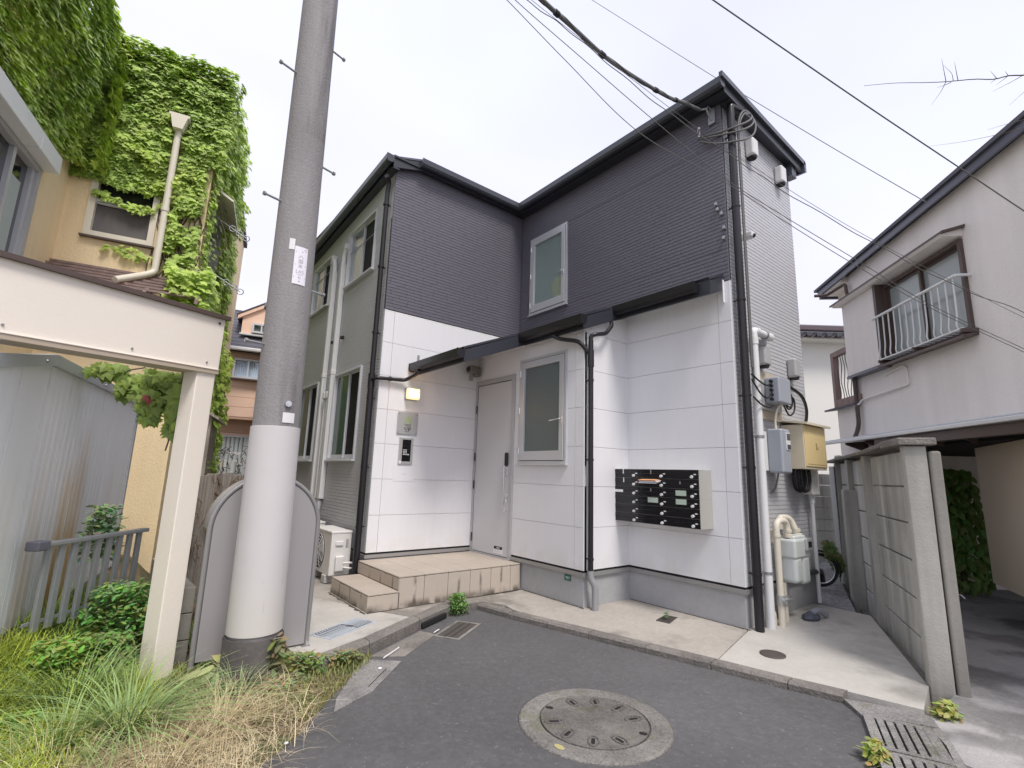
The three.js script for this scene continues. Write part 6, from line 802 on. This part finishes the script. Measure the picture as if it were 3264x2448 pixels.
// ------------------------------------------------------------------ things let into the ground
{
  // manhole: concrete collar and lid with slots
  const mh = thing('manhole', 'round concrete manhole cover with slots set in a wide collar on the asphalt', 'manhole', [2.57, 0, -2.295]);
  const ring = (r0, r1, y0, y1) => new THREE.LatheGeometry([[r0, y0], [r0, y1 - 0.004], [r0 + 0.004, y1], [r1 - 0.02, y1], [r1, y1 - 0.008], [r1, y0]].map((p) => new THREE.Vector2(...p)), 72);
  mesh('collar', ring(0.343, 0.475, -0.04, 0.012), M.collarRing, mh); mesh('gap', new THREE.LatheGeometry([[0, -0.03], [0.344, -0.03]].map((p) => new THREE.Vector2(...p)), 48), M.gap, mh);
  mesh('lid', new THREE.LatheGeometry([[0, 0.0105], [0.322, 0.0105], [0.327, 0.013], [0.332, 0.013], [0.3345, 0.010], [0.3345, -0.03]].map((p) => new THREE.Vector2(...p)), 72), M.lidDark, mh);
  for (let i = 0; i < 10; i++) { const a = i * Math.PI / 5 + 0.55, edge = i % 5 === 1, r0 = edge ? 0.308 : 0.255, c = Math.cos(a), n = Math.sin(a), q = part('lid_slot', mh); q.position.set(c * r0, 0.0105, n * r0); q.rotation.y = -a + (i % 2 ? 0 : 0.2);
    const t = new THREE.CapsuleGeometry(edge ? 0.018 : 0.011, edge ? 0.018 : 0.042, 4, 12); t.rotateZ(Math.PI / 2); t.scale(1, 0.12, 1); t.translate(0, 0.0012, 0); mesh('hole', t, M.gap, q); if (!edge) { const rm = new THREE.TorusGeometry(1, 0.16, 6, 28); rm.rotateX(Math.PI / 2); rm.scale(0.055, 0.045, 0.03); mesh('rim', rm, M.lidDark, q); } }
  mesh('paint_mark', (() => { const q = new THREE.CircleGeometry(0.022, 7); q.rotateX(-Math.PI / 2); q.scale(1, 1, 1.7); q.translate(-0.40, 0.0135, 0.10); return q; })(), std(0.42, 0.38, 0.17, 0.9), mh);
  // steel drain grating with wavy bars in the light slab
  const gr = thing('drain_grating', 'galvanised wavy drain grating in the pale slab before the steps', 'grating', [1.83, 0.1, -4.61], 0.479);
  const gl = 0.295, gw = 0.127; mesh('frame', [rb(-gl, gl, -0.02, 0.006, -gw, -gw + 0.02, 0.003), rb(-gl, gl, -0.02, 0.006, gw - 0.02, gw, 0.003), rb(-gl, -gl + 0.02, -0.02, 0.0055, -gw + 0.02, gw - 0.02, 0.003), rb(gl - 0.02, gl, -0.02, 0.0055, -gw + 0.02, gw - 0.02, 0.003)], M.galv, gr); mesh('pit', bx(-gl + 0.02, gl - 0.02, -0.0, 0.0012, -gw + 0.02, gw - 0.02), std(0.10, 0.11, 0.12, 0.8), gr);
  const bars = []; for (let i = 0; i < 18; i++) { const x = -gl + 0.035 + i * (2 * gl - 0.07) / 17; bars.push(tube(Array.from({ length: 11 }, (_, k) => { const z = -gw + 0.02 + k * (2 * gw - 0.04) / 10; return [x + 0.025 * Math.sin(k / 10 * Math.PI) * (i < 11 ? -1 : 1), 0.004, z]; }), 0.0062, 0, 6)); } for (const z of [-0.05, 0.05]) bars.push(bx(-gl + 0.02, gl - 0.02, -0.001, 0.004, z - 0.003, z + 0.003)); mesh('bar', bars, M.galv, gr);
  // iron gully cover at the kerb corner
  const gc = thing('gully_cover', 'dusty iron gully cover in the asphalt at the kerb corner', 'drain cover', [2.85, 0, -4.30], 0.576); const cw = 0.27, cd = 0.135;
  mesh('frame', [rb(-cw, cw, -0.03, 0.008, -cd, -cd + 0.03, 0.004), rb(-cw, cw, -0.03, 0.008, cd - 0.03, cd, 0.004), rb(-cw, -cw + 0.03, -0.03, 0.0075, -cd + 0.03, cd - 0.03, 0.004), rb(cw - 0.03, cw, -0.03, 0.0075, -cd + 0.03, cd - 0.03, 0.004)], M.lid, gc); mesh('slot_pit', bx(-cw + 0.03, cw - 0.03, -0.02, 0.0015, -cd + 0.03, cd - 0.03), M.gap, gc); mesh('plate', [rb(-cw + 0.035, cw - 0.035, 0, 0.007, -cd + 0.033, -0.035, 0.003), rb(-cw + 0.035, cw - 0.035, 0, 0.007, -0.025, 0.03, 0.003), rb(-cw + 0.035, cw - 0.035, 0, 0.007, 0.04, cd - 0.033, 0.003)], M.iron, gc);
  const go = thing('gully_mouth', 'dark kerb-side gully opening under the kerb lip', 'drain'); { const g2 = rb(-0.22, 0.22, 0.004, 0.06, -0.02, 0.012, 0.01); g2.rotateY(0.47); g2.translate(2.76, 0, -4.60); mesh('opening', g2, M.gap, go); }
  // small black drain lid and round cleanout in the pavement
  const sd = thing('square_drain_lid', 'small square black drain grid with a seedling in the pavement', 'drain grid', [4.66, 0.096, -3.17], 0.25); mesh('lid', rb(-0.13, 0.13, -0.01, 0.006, -0.07, 0.07, 0.003), M.iron, sd); for (let i = 0; i < 8; i++) mesh('bar', bx(-0.115 + i * 0.03, -0.097 + i * 0.03, 0.006, 0.010, -0.06, 0.06), M.iron, sd);
  const sp = thing('seedling', 'tiny green seedling growing from the square drain grid', 'plant', [4.62, 0.10, -3.15]), r = rand(19), L = []; for (let i = 0; i < 14; i++) L.push({ p: [(r() - 0.5) * 0.05, 0.03 + r() * 0.06, (r() - 0.5) * 0.05], n: V(r() - 0.5, 1, r() - 0.5), t: V(r() - 0.5, -0.1, r() - 0.5), s: 0.035, c: [0.12, 0.24, 0.06] }); leaves(sp, L, ovalLeaf); mesh('stem', cyl([0, 0, 0], [0.01, 0.08, 0], 0.003, 0.002, 5), M.bark, sp);
  const co = thing('round_cleanout', 'round brownish cleanout lid flush with the pavement by the downpipe', 'drain cover', [4.58, 0.079, -2.09]); mesh('lid', new THREE.LatheGeometry([[0, 0.006], [0.075, 0.006], [0.08, 0.002], [0.10, 0.004], [0.10, -0.01]].map((p) => new THREE.Vector2(...p)), 40), M.iron, co);
  // concrete gutter lids at the right
  const mk = (label, cx, cz, s) => { const l = thing('slotted_slab', label, 'drain cover', [cx, 0.0, cz], Math.atan2(-0.39, -0.92), 'slotted concrete gutter lids'); mesh('slab', [bx(-0.235, -0.001, -0.05, 0.03, -0.18, -0.125), bx(-0.235, -0.001, -0.05, 0.03, 0.125, 0.18), bx(0.001, 0.235, -0.05, 0.03, -0.18, -0.125), bx(0.001, 0.235, -0.05, 0.03, 0.125, 0.18), ...[-0.105, -0.055, -0.005, 0.045, 0.095].map((z) => bx(-0.20, 0.20, -0.05, 0.0295, z - 0.018, z + 0.018)), bx(-0.235, -0.201, -0.05, 0.0301, -0.1245, 0.1245), bx(0.201, 0.235, -0.05, 0.0301, -0.1245, 0.1245)], M.lid, l); mesh('slot_pit', bx(-0.2, 0.2, -0.05, 0.008, -0.124, 0.124), M.gap, l); };
  mk('slotted concrete gutter lid nearest the kerb end', 3.93, -1.045); mk('slotted concrete gutter lid at the bottom right edge, nearest us', 3.48, -0.855);
  const ge = thing('gutter_edge', 'broken pale concrete strip where the kerb meets the gutter lids', 'gutter'); mesh('strip', [slab([[4.23, -1.46, 0.03], [4.45, -1.03, 0.03], [4.27, -0.95, 0.025], [4.12, -1.22, 0.025], [4.03, -1.27, 0.02]], 0.03, 0.1), slab([[4.26, -0.945, 0.028], [4.1, -0.865, 0.028], [3.6, -0.66, 0.028], [3.2, -0.5, 0.028], [3.2, -0.58, 0.028], [3.62, -0.73, 0.028], [4.02, -0.87, 0.028], [4.2, -0.98, 0.028]], 0.028, 0.1)], M.lid, ge);
  // old slab by the grass
  const og = thing('old_gutter_slab', 'worn concrete gutter slab set along the asphalt edge near the pole', 'gutter'); mesh('slab', slab([[1.38, -3.50], [1.72, -3.98], [1.80, -4.06], [2.03, -3.86], [1.62, -3.47], [1.30, -3.32]], 0.006, 0.05), M.lid, og); mesh('groove', slab([[1.62, -3.55], [1.86, -3.78], [1.863, -3.776], [1.623, -3.546]], 0.0085, 0.002), M.gap, og);
  const ap = thing('gutter_patch', 'dusty cement strip along the foot of the dark kerb', 'gutter'); mesh('strip', slab([[1.86, -4.09], [2.52, -4.46], [2.60, -4.30], [2.1, -3.94]], 0.005, 0.04), M.kerb, ap);
  const stk = (name, label, a, b, rr, m) => { const t = thing(name, label, 'litter'); mesh('stick', tube(curve([a, [(a[0] + b[0]) / 2, a[1] + 0.004, (a[2] + b[2]) / 2 + 0.005], b], 8), rr, 0, 6), m, t); };
  stk('white_stick', 'pale stick lying in the gutter beside the dark kerb', [1.93, 0.012, -3.98], [2.14, 0.014, -4.13], 0.006, M.pvcWhite); stk('white_stick', 'short white stick on the gully cover', [2.58, 0.02, -4.30], [2.67, 0.02, -4.36], 0.005, M.paper);
  const pb = (label, x, z, s) => { const t = thing('pebble', label, 'pebble'); const q = new THREE.IcosahedronGeometry(s, 1); q.scale(1, 0.5, 0.8); q.translate(x, 0.012, z); mesh('stone', q, M.paper, t); };
  pb('white pebble on the worn gutter slab', 1.82, -3.80, 0.016); pb('white pebble at the straw by the road edge', 0.96, -3.10, 0.013);
  const tap = thing('yard_tap', 'small metal tap sticking up behind the concrete wall', 'tap', [8.75, 0.1, -1.68]); mesh('body', [cyl([0, -0.1, 0], [0, 0.09, 0], 0.025), tube([[0, 0.05, 0], [0.0, 0.06, 0.12], [0, 0.02, 0.15]], 0.02, 0.03), cyl([0, 0.09, 0], [0, 0.13, 0], 0.012), rb(-0.04, 0.04, 0.13, 0.145, -0.012, 0.012, 0.004)], M.chrome, tap);
}
// ------------------------------------------------------------------ overhead cables and the bare branch
{
  const wires = { w1: [[1.44,4.94,-2.41],[1.69,4.74,-2.31],[2.1,4.4,-2.15],[2.64,3.97,-1.93],[3.27,3.7,-1.63],[3.74,3.47,-1.42],[4.31,3.21,-1.16],[4.94,2.94,-0.86],[5.81,2.64,-0.43],[6.21,2.5,-0.24]], w2: [[1.48,4.94,-2.38],[1.74,4.75,-2.28],[2.19,4.44,-2.09],[2.73,4.07,-1.86],[3.27,3.73,-1.63],[3.73,3.51,-1.42],[4.3,3.25,-1.15],[4.94,2.96,-0.85],[5.8,2.67,-0.43],[6.21,2.53,-0.23]],
    w3: [[1.52,4.92,-2.37],[1.81,4.75,-2.23],[2.07,4.62,-2.12],[2.4,4.41,-1.98],[2.81,4.15,-1.8],[3.3,3.9,-1.58],[3.71,3.69,-1.39],[4.42,3.39,-1.05],[5.14,3.13,-0.71],[5.76,2.97,-0.39],[6.16,2.86,-0.19]], w4: [[1.55,4.94,-2.34],[1.83,4.77,-2.22],[2.83,4.17,-1.78],[3.29,3.93,-1.58],[4.21,3.5,-1.15],[5.01,3.19,-0.76],[5.77,2.93,-0.4],[6.17,2.8,-0.2]],
    thick: [[2.18,4.5,-1.36],[2.46,4.4,-1.25],[3.56,4.0,-0.81],[4.26,3.76,-0.53],[4.96,3.52,-0.25],[5.37,3.38,-0.08]], far: [[4.84,10.28,-5.38],[5.07,9.18,-4.57],[5.56,6.85,-2.86],[5.65,6.44,-2.55],[5.93,5.12,-1.55],[6.09,4.37,-0.97]], bundle: [[1.67,5.14,-2.36],[2.1,5.13,-2.41],[2.48,5.17,-2.45],[2.97,5.22,-2.5],[3.62,5.37,-2.55],[4.09,5.51,-2.59],[4.39,5.63,-2.61],[4.8,5.78,-2.64]] };
  const wob = (p, a, f) => p.map((q, i) => q.clone().add(V(0, a * Math.sin(i * f), 0)));
  const put = (label, pts, r, amp = 0) => { const t = thing('overhead_cable', label, 'cable'); let c = curve(pts, 90); if (amp) c = wob(c, amp, 0.9); mesh('cable', tube(c, r, 0, 7), M.cableGrey, t); return t; };
  put('lower of the paired black cables crossing in front of the dark wall', wires.w1, 0.0027); put('upper of the paired black cables crossing in front of the dark wall', wires.w2, 0.0027); put('wavy black cable just above the straight pair', wires.w3, 0.0030, 0.007); put('thinnest cable, running straight over the wavy one', wires.w4, 0.0018);
  put('single dark cable across the top right of the sky', wires.thick, 0.0043); put('thin cable passing behind the roof corner to the right house', wires.far, 0.004);
  const b = put('thick bundled service cable sagging to the roof corner', wires.bundle, 0.018), c = curve(wires.bundle, 60); mesh('twist', [tube(c.map((p, i) => p.clone().add(V(0, 0.014 * Math.cos(i * 0.5), 0.014 * Math.sin(i * 0.5)))), 0.009, 0, 6)], M.cableGrey, b);
  for (const k of [12, 24, 37, 46]) mesh('tie', cyl(c[k].toArray(), c[k + 1].toArray(), 0.0245, 0.0245, 10), M.cable, b);
  const br = thing('bare_branch', 'thin bare twiggy branch reaching in from the upper right', 'branch'), tw = (p, r) => mesh('twig', tube(curve(p, 24), r, 0, 6, (t) => 0.25 + 0.75 * t), M.bark, br);
  tw([[3.48,4.07,-0.78],[3.63,4.09,-0.65],[3.78,4.1,-0.53],[3.89,4.11,-0.44],[4.03,4.13,-0.32],[4.14,4.14,-0.24],[4.2,4.16,-0.18],[4.28,4.17,-0.12],[4.4,4.19,-0.02],[4.9,4.3,0.35]], 0.0048);
  for (const p of [[[4.14,4.06,-0.26],[4.22,4.12,-0.18],[4.28,4.17,-0.12]], [[3.84,3.96,-0.52],[3.88,4.05,-0.47],[3.89,4.11,-0.44]], [[3.85,4.26,-0.44],[3.87,4.19,-0.44],[3.89,4.11,-0.44]], [[3.86,4.22,-0.44],[3.91,4.16,-0.41],[3.93,4.12,-0.41]], [[3.92,4.24,-0.39],[3.93,4.19,-0.39],[3.95,4.12,-0.39]], [[3.85,4.07,-0.48],[3.89,4.09,-0.45],[3.92,4.11,-0.42]], [[4.23,3.97,-0.2],[4.3,4.06,-0.13],[4.38,4.14,-0.04]], [[4.11,4.19,-0.25],[4.14,4.14,-0.23]], [[4.12,4.11,-0.26],[4.14,4.14,-0.23]], [[4.15,4.1,-0.24],[4.2,4.16,-0.18]], [[4.18,4.19,-0.19],[4.2,4.16,-0.18]], [[3.98,3.76,-0.58],[4.16,3.8,-0.43],[4.29,3.84,-0.32],[4.43,3.89,-0.19],[4.7,4.0,0.05]], [[4.27,3.88,-0.32],[4.36,3.92,-0.24],[4.46,3.96,-0.16],[4.7,4.02,0.05]]]) tw(p, 0.0022);
}
// ------------------------------------------------------------------ grass, weeds and straw
{
  // bent blades with vertex colours, merged
  function blades(n, place, r) {
    const pos = [], col = [], nor = []; const S = 4;
    for (let i = 0; i < n; i++) {
      const b = place(i, r); if (!b) continue; const [x, y, z, h, w, az, lean, c0, c1] = b, dx = Math.cos(az), dz = Math.sin(az), sx = -dz, sz = dx; let prev = null;
      for (let k = 0; k <= S; k++) { const t = k / S, out = lean * t * t * h, up = h * (t - 0.32 * lean * t * t * t), ww = w * (1 - t * 0.92) * (k === 0 ? 0.7 : 1), cx = x + dx * out, cy = y + up, cz = z + dz * out, c = [mix(c0[0], c1[0], t), mix(c0[1], c1[1], t), mix(c0[2], c1[2], t)];
        const cur = [[cx - sx * ww, cy, cz - sz * ww], [cx + sx * ww, cy, cz + sz * ww], c]; if (prev) { for (const [p, cc] of [[prev[0], prev[2]], [prev[1], prev[2]], [cur[0], c], [cur[0], c], [prev[1], prev[2]], [cur[1], c]]) { pos.push(...p); col.push(...cc); nor.push(dx * 0.3, 0.8, dz * 0.3); } } prev = cur; }
    }
    const g = new THREE.BufferGeometry(); g.setAttribute('position', new THREE.Float32BufferAttribute(pos, 3)); g.setAttribute('color', new THREE.Float32BufferAttribute(col, 3)); g.setAttribute('uv', new THREE.Float32BufferAttribute(new Float32Array(pos.length / 3 * 2), 2)); g.computeVertexNormals(); return g;
  }
  const tint = (c, k) => c.map((v) => v * k);
  const LG = [0.34, 0.44, 0.04], DG = [0.14, 0.25, 0.08], ST = [0.72, 0.59, 0.36], OL = [0.24, 0.26, 0.08];
  const carpet = (name, label, cat, n, seed, box, h0, h1, col0, col1, test, lean = 0.7, w = 0.004) => { const o = mesh(name, blades(n, (i, r) => { const x = mix(box[0], box[1], r()), z = mix(box[2], box[3], r()); if (test && !test(x, z, r)) return null; if ((x + 0.41) * hx - (z + 4.47) * hz < 0.03) return null; const k = 0.65 + 0.7 * r(), q = r(); return [x, bankY(x, z) - 0.01, z, mix(h0, h1, r()), w * (0.6 + 0.8 * r()), r() * 6.283, lean * (0.3 + r()), tint([mix(col0[0], col1[0], q), mix(col0[1], col1[1], q), mix(col0[2], col1[2], q)], k * 0.8), tint([mix(col0[0], col1[0], q), mix(col0[1], col1[1], q), mix(col0[2], col1[2], q)], k * 1.15)]; }, rand(seed)), M.grass); tag(o, label, cat, null, 'stuff'); return o; };
  const d = bankD;
  carpet('grass', 'bright yellow-green soft grass on the bank at the left edge', 'grass', 19000, 71, [-1.3, 0.38, -4.5, -2.9], 0.08, 0.24, LG, [0.44, 0.50, 0.07], (x, z, r) => d(x, z) > 0.42 + 0.4 * N1.n(x * 6 + 40, z * 6 + 40, 200, 200) && !(x > 0.1 && z < -4.2) && !(x < -0.38 && z < -4.4), 0.9, 0.0035);
  carpet('dry_grass', 'dry straw-coloured grass matted along the road edge', 'dry grass', 10000, 72, [-0.6, 1.15, -4.3, -2.3], 0.06, 0.22, ST, [0.74, 0.66, 0.44], (x, z, r) => { const q = d(x, z); return q > -0.12 && q < 0.32 + 0.4 * N1.n(x * 5 + 40, z * 5 + 40, 200, 200) && (x < 0.75 || r() < 0.45); }, 1.5, 0.0022);
  carpet('weeds', 'low olive weeds and moss along the foot of the pole', 'weeds', 7000, 73, [0.5, 1.85, -4.6, -3.3], 0.02, 0.09, OL, [0.20, 0.22, 0.07], (x, z, r) => { const q = d(x, z); return q > -0.05 && q < 1.2 && Math.hypot(x - 0.955, z + 4.035) > 0.17 && (x < 1.42 ? true : q < 0.16); }, 0.8, 0.004);
  carpet('undergrowth', 'mixed rough grass on the earth between carport post and railing', 'grass', 6000, 74, [-0.6, 0.75, -5.6, -3.9], 0.06, 0.2, DG, LG, (x, z, r) => d(x, z) > 0.7 && !(x < -0.36 && z < -4.4) && !(x > 0.26 && x < 0.75 && z > -4.75), 0.9, 0.004);
  // small round-leaved weeds beside the pole
  const leafWeed = (name, label, cx, cy, cz, sx, sy, sz, n, seed, s, c0, c1, geo = ovalLeaf, group) => { const t = thing(name, label, 'weed', [cx, cy, cz], 0, group), r = rand(seed), L = []; for (let i = 0; i < n; i++) { const a = r() * 6.283, q = Math.sqrt(r()), y = r(); L.push({ p: [Math.cos(a) * q * sx * (1 - 0.4 * y), y * sy, Math.sin(a) * q * sz * (1 - 0.4 * y)], n: V((r() - 0.5) * 1.3, 1, (r() - 0.5) * 1.3), t: V(r() - 0.5, -0.15, r() - 0.5), s: s * (0.6 + 0.8 * r()), c: [0, 1, 2].map((k) => mix(c0[k], c1[k], r()) * (1.3 + 0.7 * r())) }); } leaves(t, L, geo); const st = []; for (let i = 0; i < 10; i++) { const a = r() * 6.283; st.push(tube([[0, -0.02, 0], [Math.cos(a) * sx * 0.4, sy * 0.6, Math.sin(a) * sz * 0.4]], 0.003, 0, 5)); } mesh('stem', st, std(0.13, 0.15, 0.06, 0.9), t); return t; };
  leafWeed('kerb_weed', 'bushy green weed growing at the kerb corner', 3.14, 0.03, -4.76, 0.14, 0.19, 0.10, 420, 31, 0.036, [0.08, 0.19, 0.03], [0.16, 0.28, 0.06]);
  leafWeed('roadside_weed', 'low green weed patch right of the pole foot', 1.24, 0.04, -3.95, 0.22, 0.14, 0.17, 520, 32, 0.045, [0.09, 0.15, 0.03], [0.22, 0.24, 0.07]);
  leafWeed('roadside_weed', 'creeping weed patch beside the worn gutter slab', 1.55, 0.05, -4.0, 0.22, 0.07, 0.10, 360, 33, 0.035, [0.10, 0.15, 0.03], [0.22, 0.22, 0.08]);
  leafWeed('roadside_weed', 'yellowing weed tuft just in front of the pole', 1.02, 0.03, -3.68, 0.18, 0.10, 0.12, 240, 37, 0.04, [0.13, 0.17, 0.04], [0.28, 0.24, 0.10]);
  leafWeed('pole_weed', 'brownish weed clinging to the right side of the pole foot', 1.06, 0.05, -3.84, 0.06, 0.30, 0.05, 130, 34, 0.06, [0.12, 0.12, 0.05], [0.20, 0.18, 0.08]);
  leafWeed('gutter_weed', 'bright tuft at the end of the kerb by the concrete wall post', 4.50, 0.02, -0.95, 0.10, 0.10, 0.07, 200, 35, 0.05, [0.22, 0.26, 0.05], [0.34, 0.36, 0.12]);
  leafWeed('gutter_weed', 'bright tuft by the gutter lids at the lower right', 3.53, 0.01, -1.08, 0.09, 0.09, 0.06, 180, 36, 0.045, [0.20, 0.25, 0.04], [0.32, 0.34, 0.10]);
  // shrubby plants below the railing
  leafWeed('leafy_shrub', 'dark green leafy weeds hiding the right end of the low railing', 0.20, 0.30, -4.72, 0.28, 0.34, 0.24, 1500, 41, 0.044, [0.08, 0.17, 0.03], [0.18, 0.30, 0.08]);
  leafWeed('leafy_shrub', 'lower dark weeds beside the carport post', 0.14, 0.16, -4.38, 0.20, 0.22, 0.16, 1000, 42, 0.04, [0.07, 0.15, 0.03], [0.18, 0.28, 0.05]);
  leafWeed('leafy_shrub', 'bright green weeds at the foot of the low railing', -0.08, 0.22, -4.25, 0.22, 0.20, 0.14, 900, 43, 0.036, [0.12, 0.22, 0.03], [0.24, 0.34, 0.06]);
  leafWeed('pale_shrub', 'pale feathery shrub against the shed behind the railing', 0.02, 0.75, -5.2, 0.15, 0.42, 0.12, 420, 44, 0.06, [0.12, 0.20, 0.08], [0.24, 0.32, 0.16]);
  leafWeed('broadleaf_plant', 'broad pale leaves lying at the foot of the grey cabinet', 0.80, 0.05, -4.12, 0.16, 0.10, 0.14, 26, 45, 0.15, [0.24, 0.26, 0.13], [0.36, 0.36, 0.20]);
  leafWeed('verge_weed', 'small leafy weed among the soft grass at the lower left corner', -0.22, 0.06, -3.75, 0.20, 0.16, 0.12, 260, 46, 0.045, [0.16, 0.26, 0.04], [0.30, 0.40, 0.07]);
  leafWeed('verge_weed', 'small leafy weed between the straw and the pole foot', 0.62, 0.04, -3.72, 0.16, 0.10, 0.12, 220, 47, 0.04, [0.16, 0.22, 0.05], [0.30, 0.32, 0.10]);
  // arching grass clumps
  const clump = (label, x, z, n, h, w, seed, c0, c1, lean = 1.5, spread = 0.10) => { const o = mesh('grass_clump', blades(n, (i, r) => { const a = r() * 6.283, q = Math.sqrt(r()) * spread, k = 0.7 + 0.6 * r(); return [x + Math.cos(a) * q, bankY(x, z) - 0.02, z + Math.sin(a) * q, h * (0.55 + 0.6 * r()), w * (0.6 + 0.7 * r()), a + (r() - 0.5) * 1.2, lean * (0.35 + 0.8 * r()), tint(c0, k), tint(c1, k)]; }, rand(seed)), M.grass); tag(o, label, 'grass clump', null); return o; };
  const G0 = [0.12, 0.20, 0.06], G1 = [0.30, 0.42, 0.15];
  clump('tall dark grass clump left of the carport post foot', 0.02, -4.02, 420, 0.38, 0.0055, 51, G0, G1, 1.1, 0.16); clump('arching blue-green grass clump in the straw, nearest us', 0.25, -3.46, 260, 0.42, 0.0065, 52, [0.14, 0.22, 0.07], [0.30, 0.43, 0.15], 1.6, 0.10); clump('arching grass clump at the left, between straw and soft grass', 0.0, -3.45, 200, 0.38, 0.006, 53, [0.14, 0.22, 0.07], [0.30, 0.42, 0.14], 1.5, 0.08); clump('loose pale grass tuft in front of the pole foot', 0.82, -3.75, 150, 0.27, 0.004, 54, [0.14, 0.20, 0.09], [0.34, 0.38, 0.20], 1.2, 0.07); clump('thin grass tuft at the front of the carport post', 0.36, -3.95, 110, 0.20, 0.004, 55, [0.16, 0.19, 0.09], [0.38, 0.38, 0.2], 1.2, 0.08);
  clump('straw tuft at the bottom edge of the picture', 0.36, -3.06, 260, 0.30, 0.003, 56, [0.42, 0.32, 0.17], [0.66, 0.55, 0.33], 1.8, 0.16); clump('straw tuft beside the road near the pole', 0.66, -3.36, 260, 0.28, 0.003, 57, [0.44, 0.34, 0.18], [0.68, 0.56, 0.34], 1.8, 0.16); clump('straw tuft at the lower left corner', -0.05, -3.10, 260, 0.30, 0.003, 58, [0.40, 0.33, 0.16], [0.60, 0.54, 0.30], 1.7, 0.18);
}
renderer.render(scene, camera);
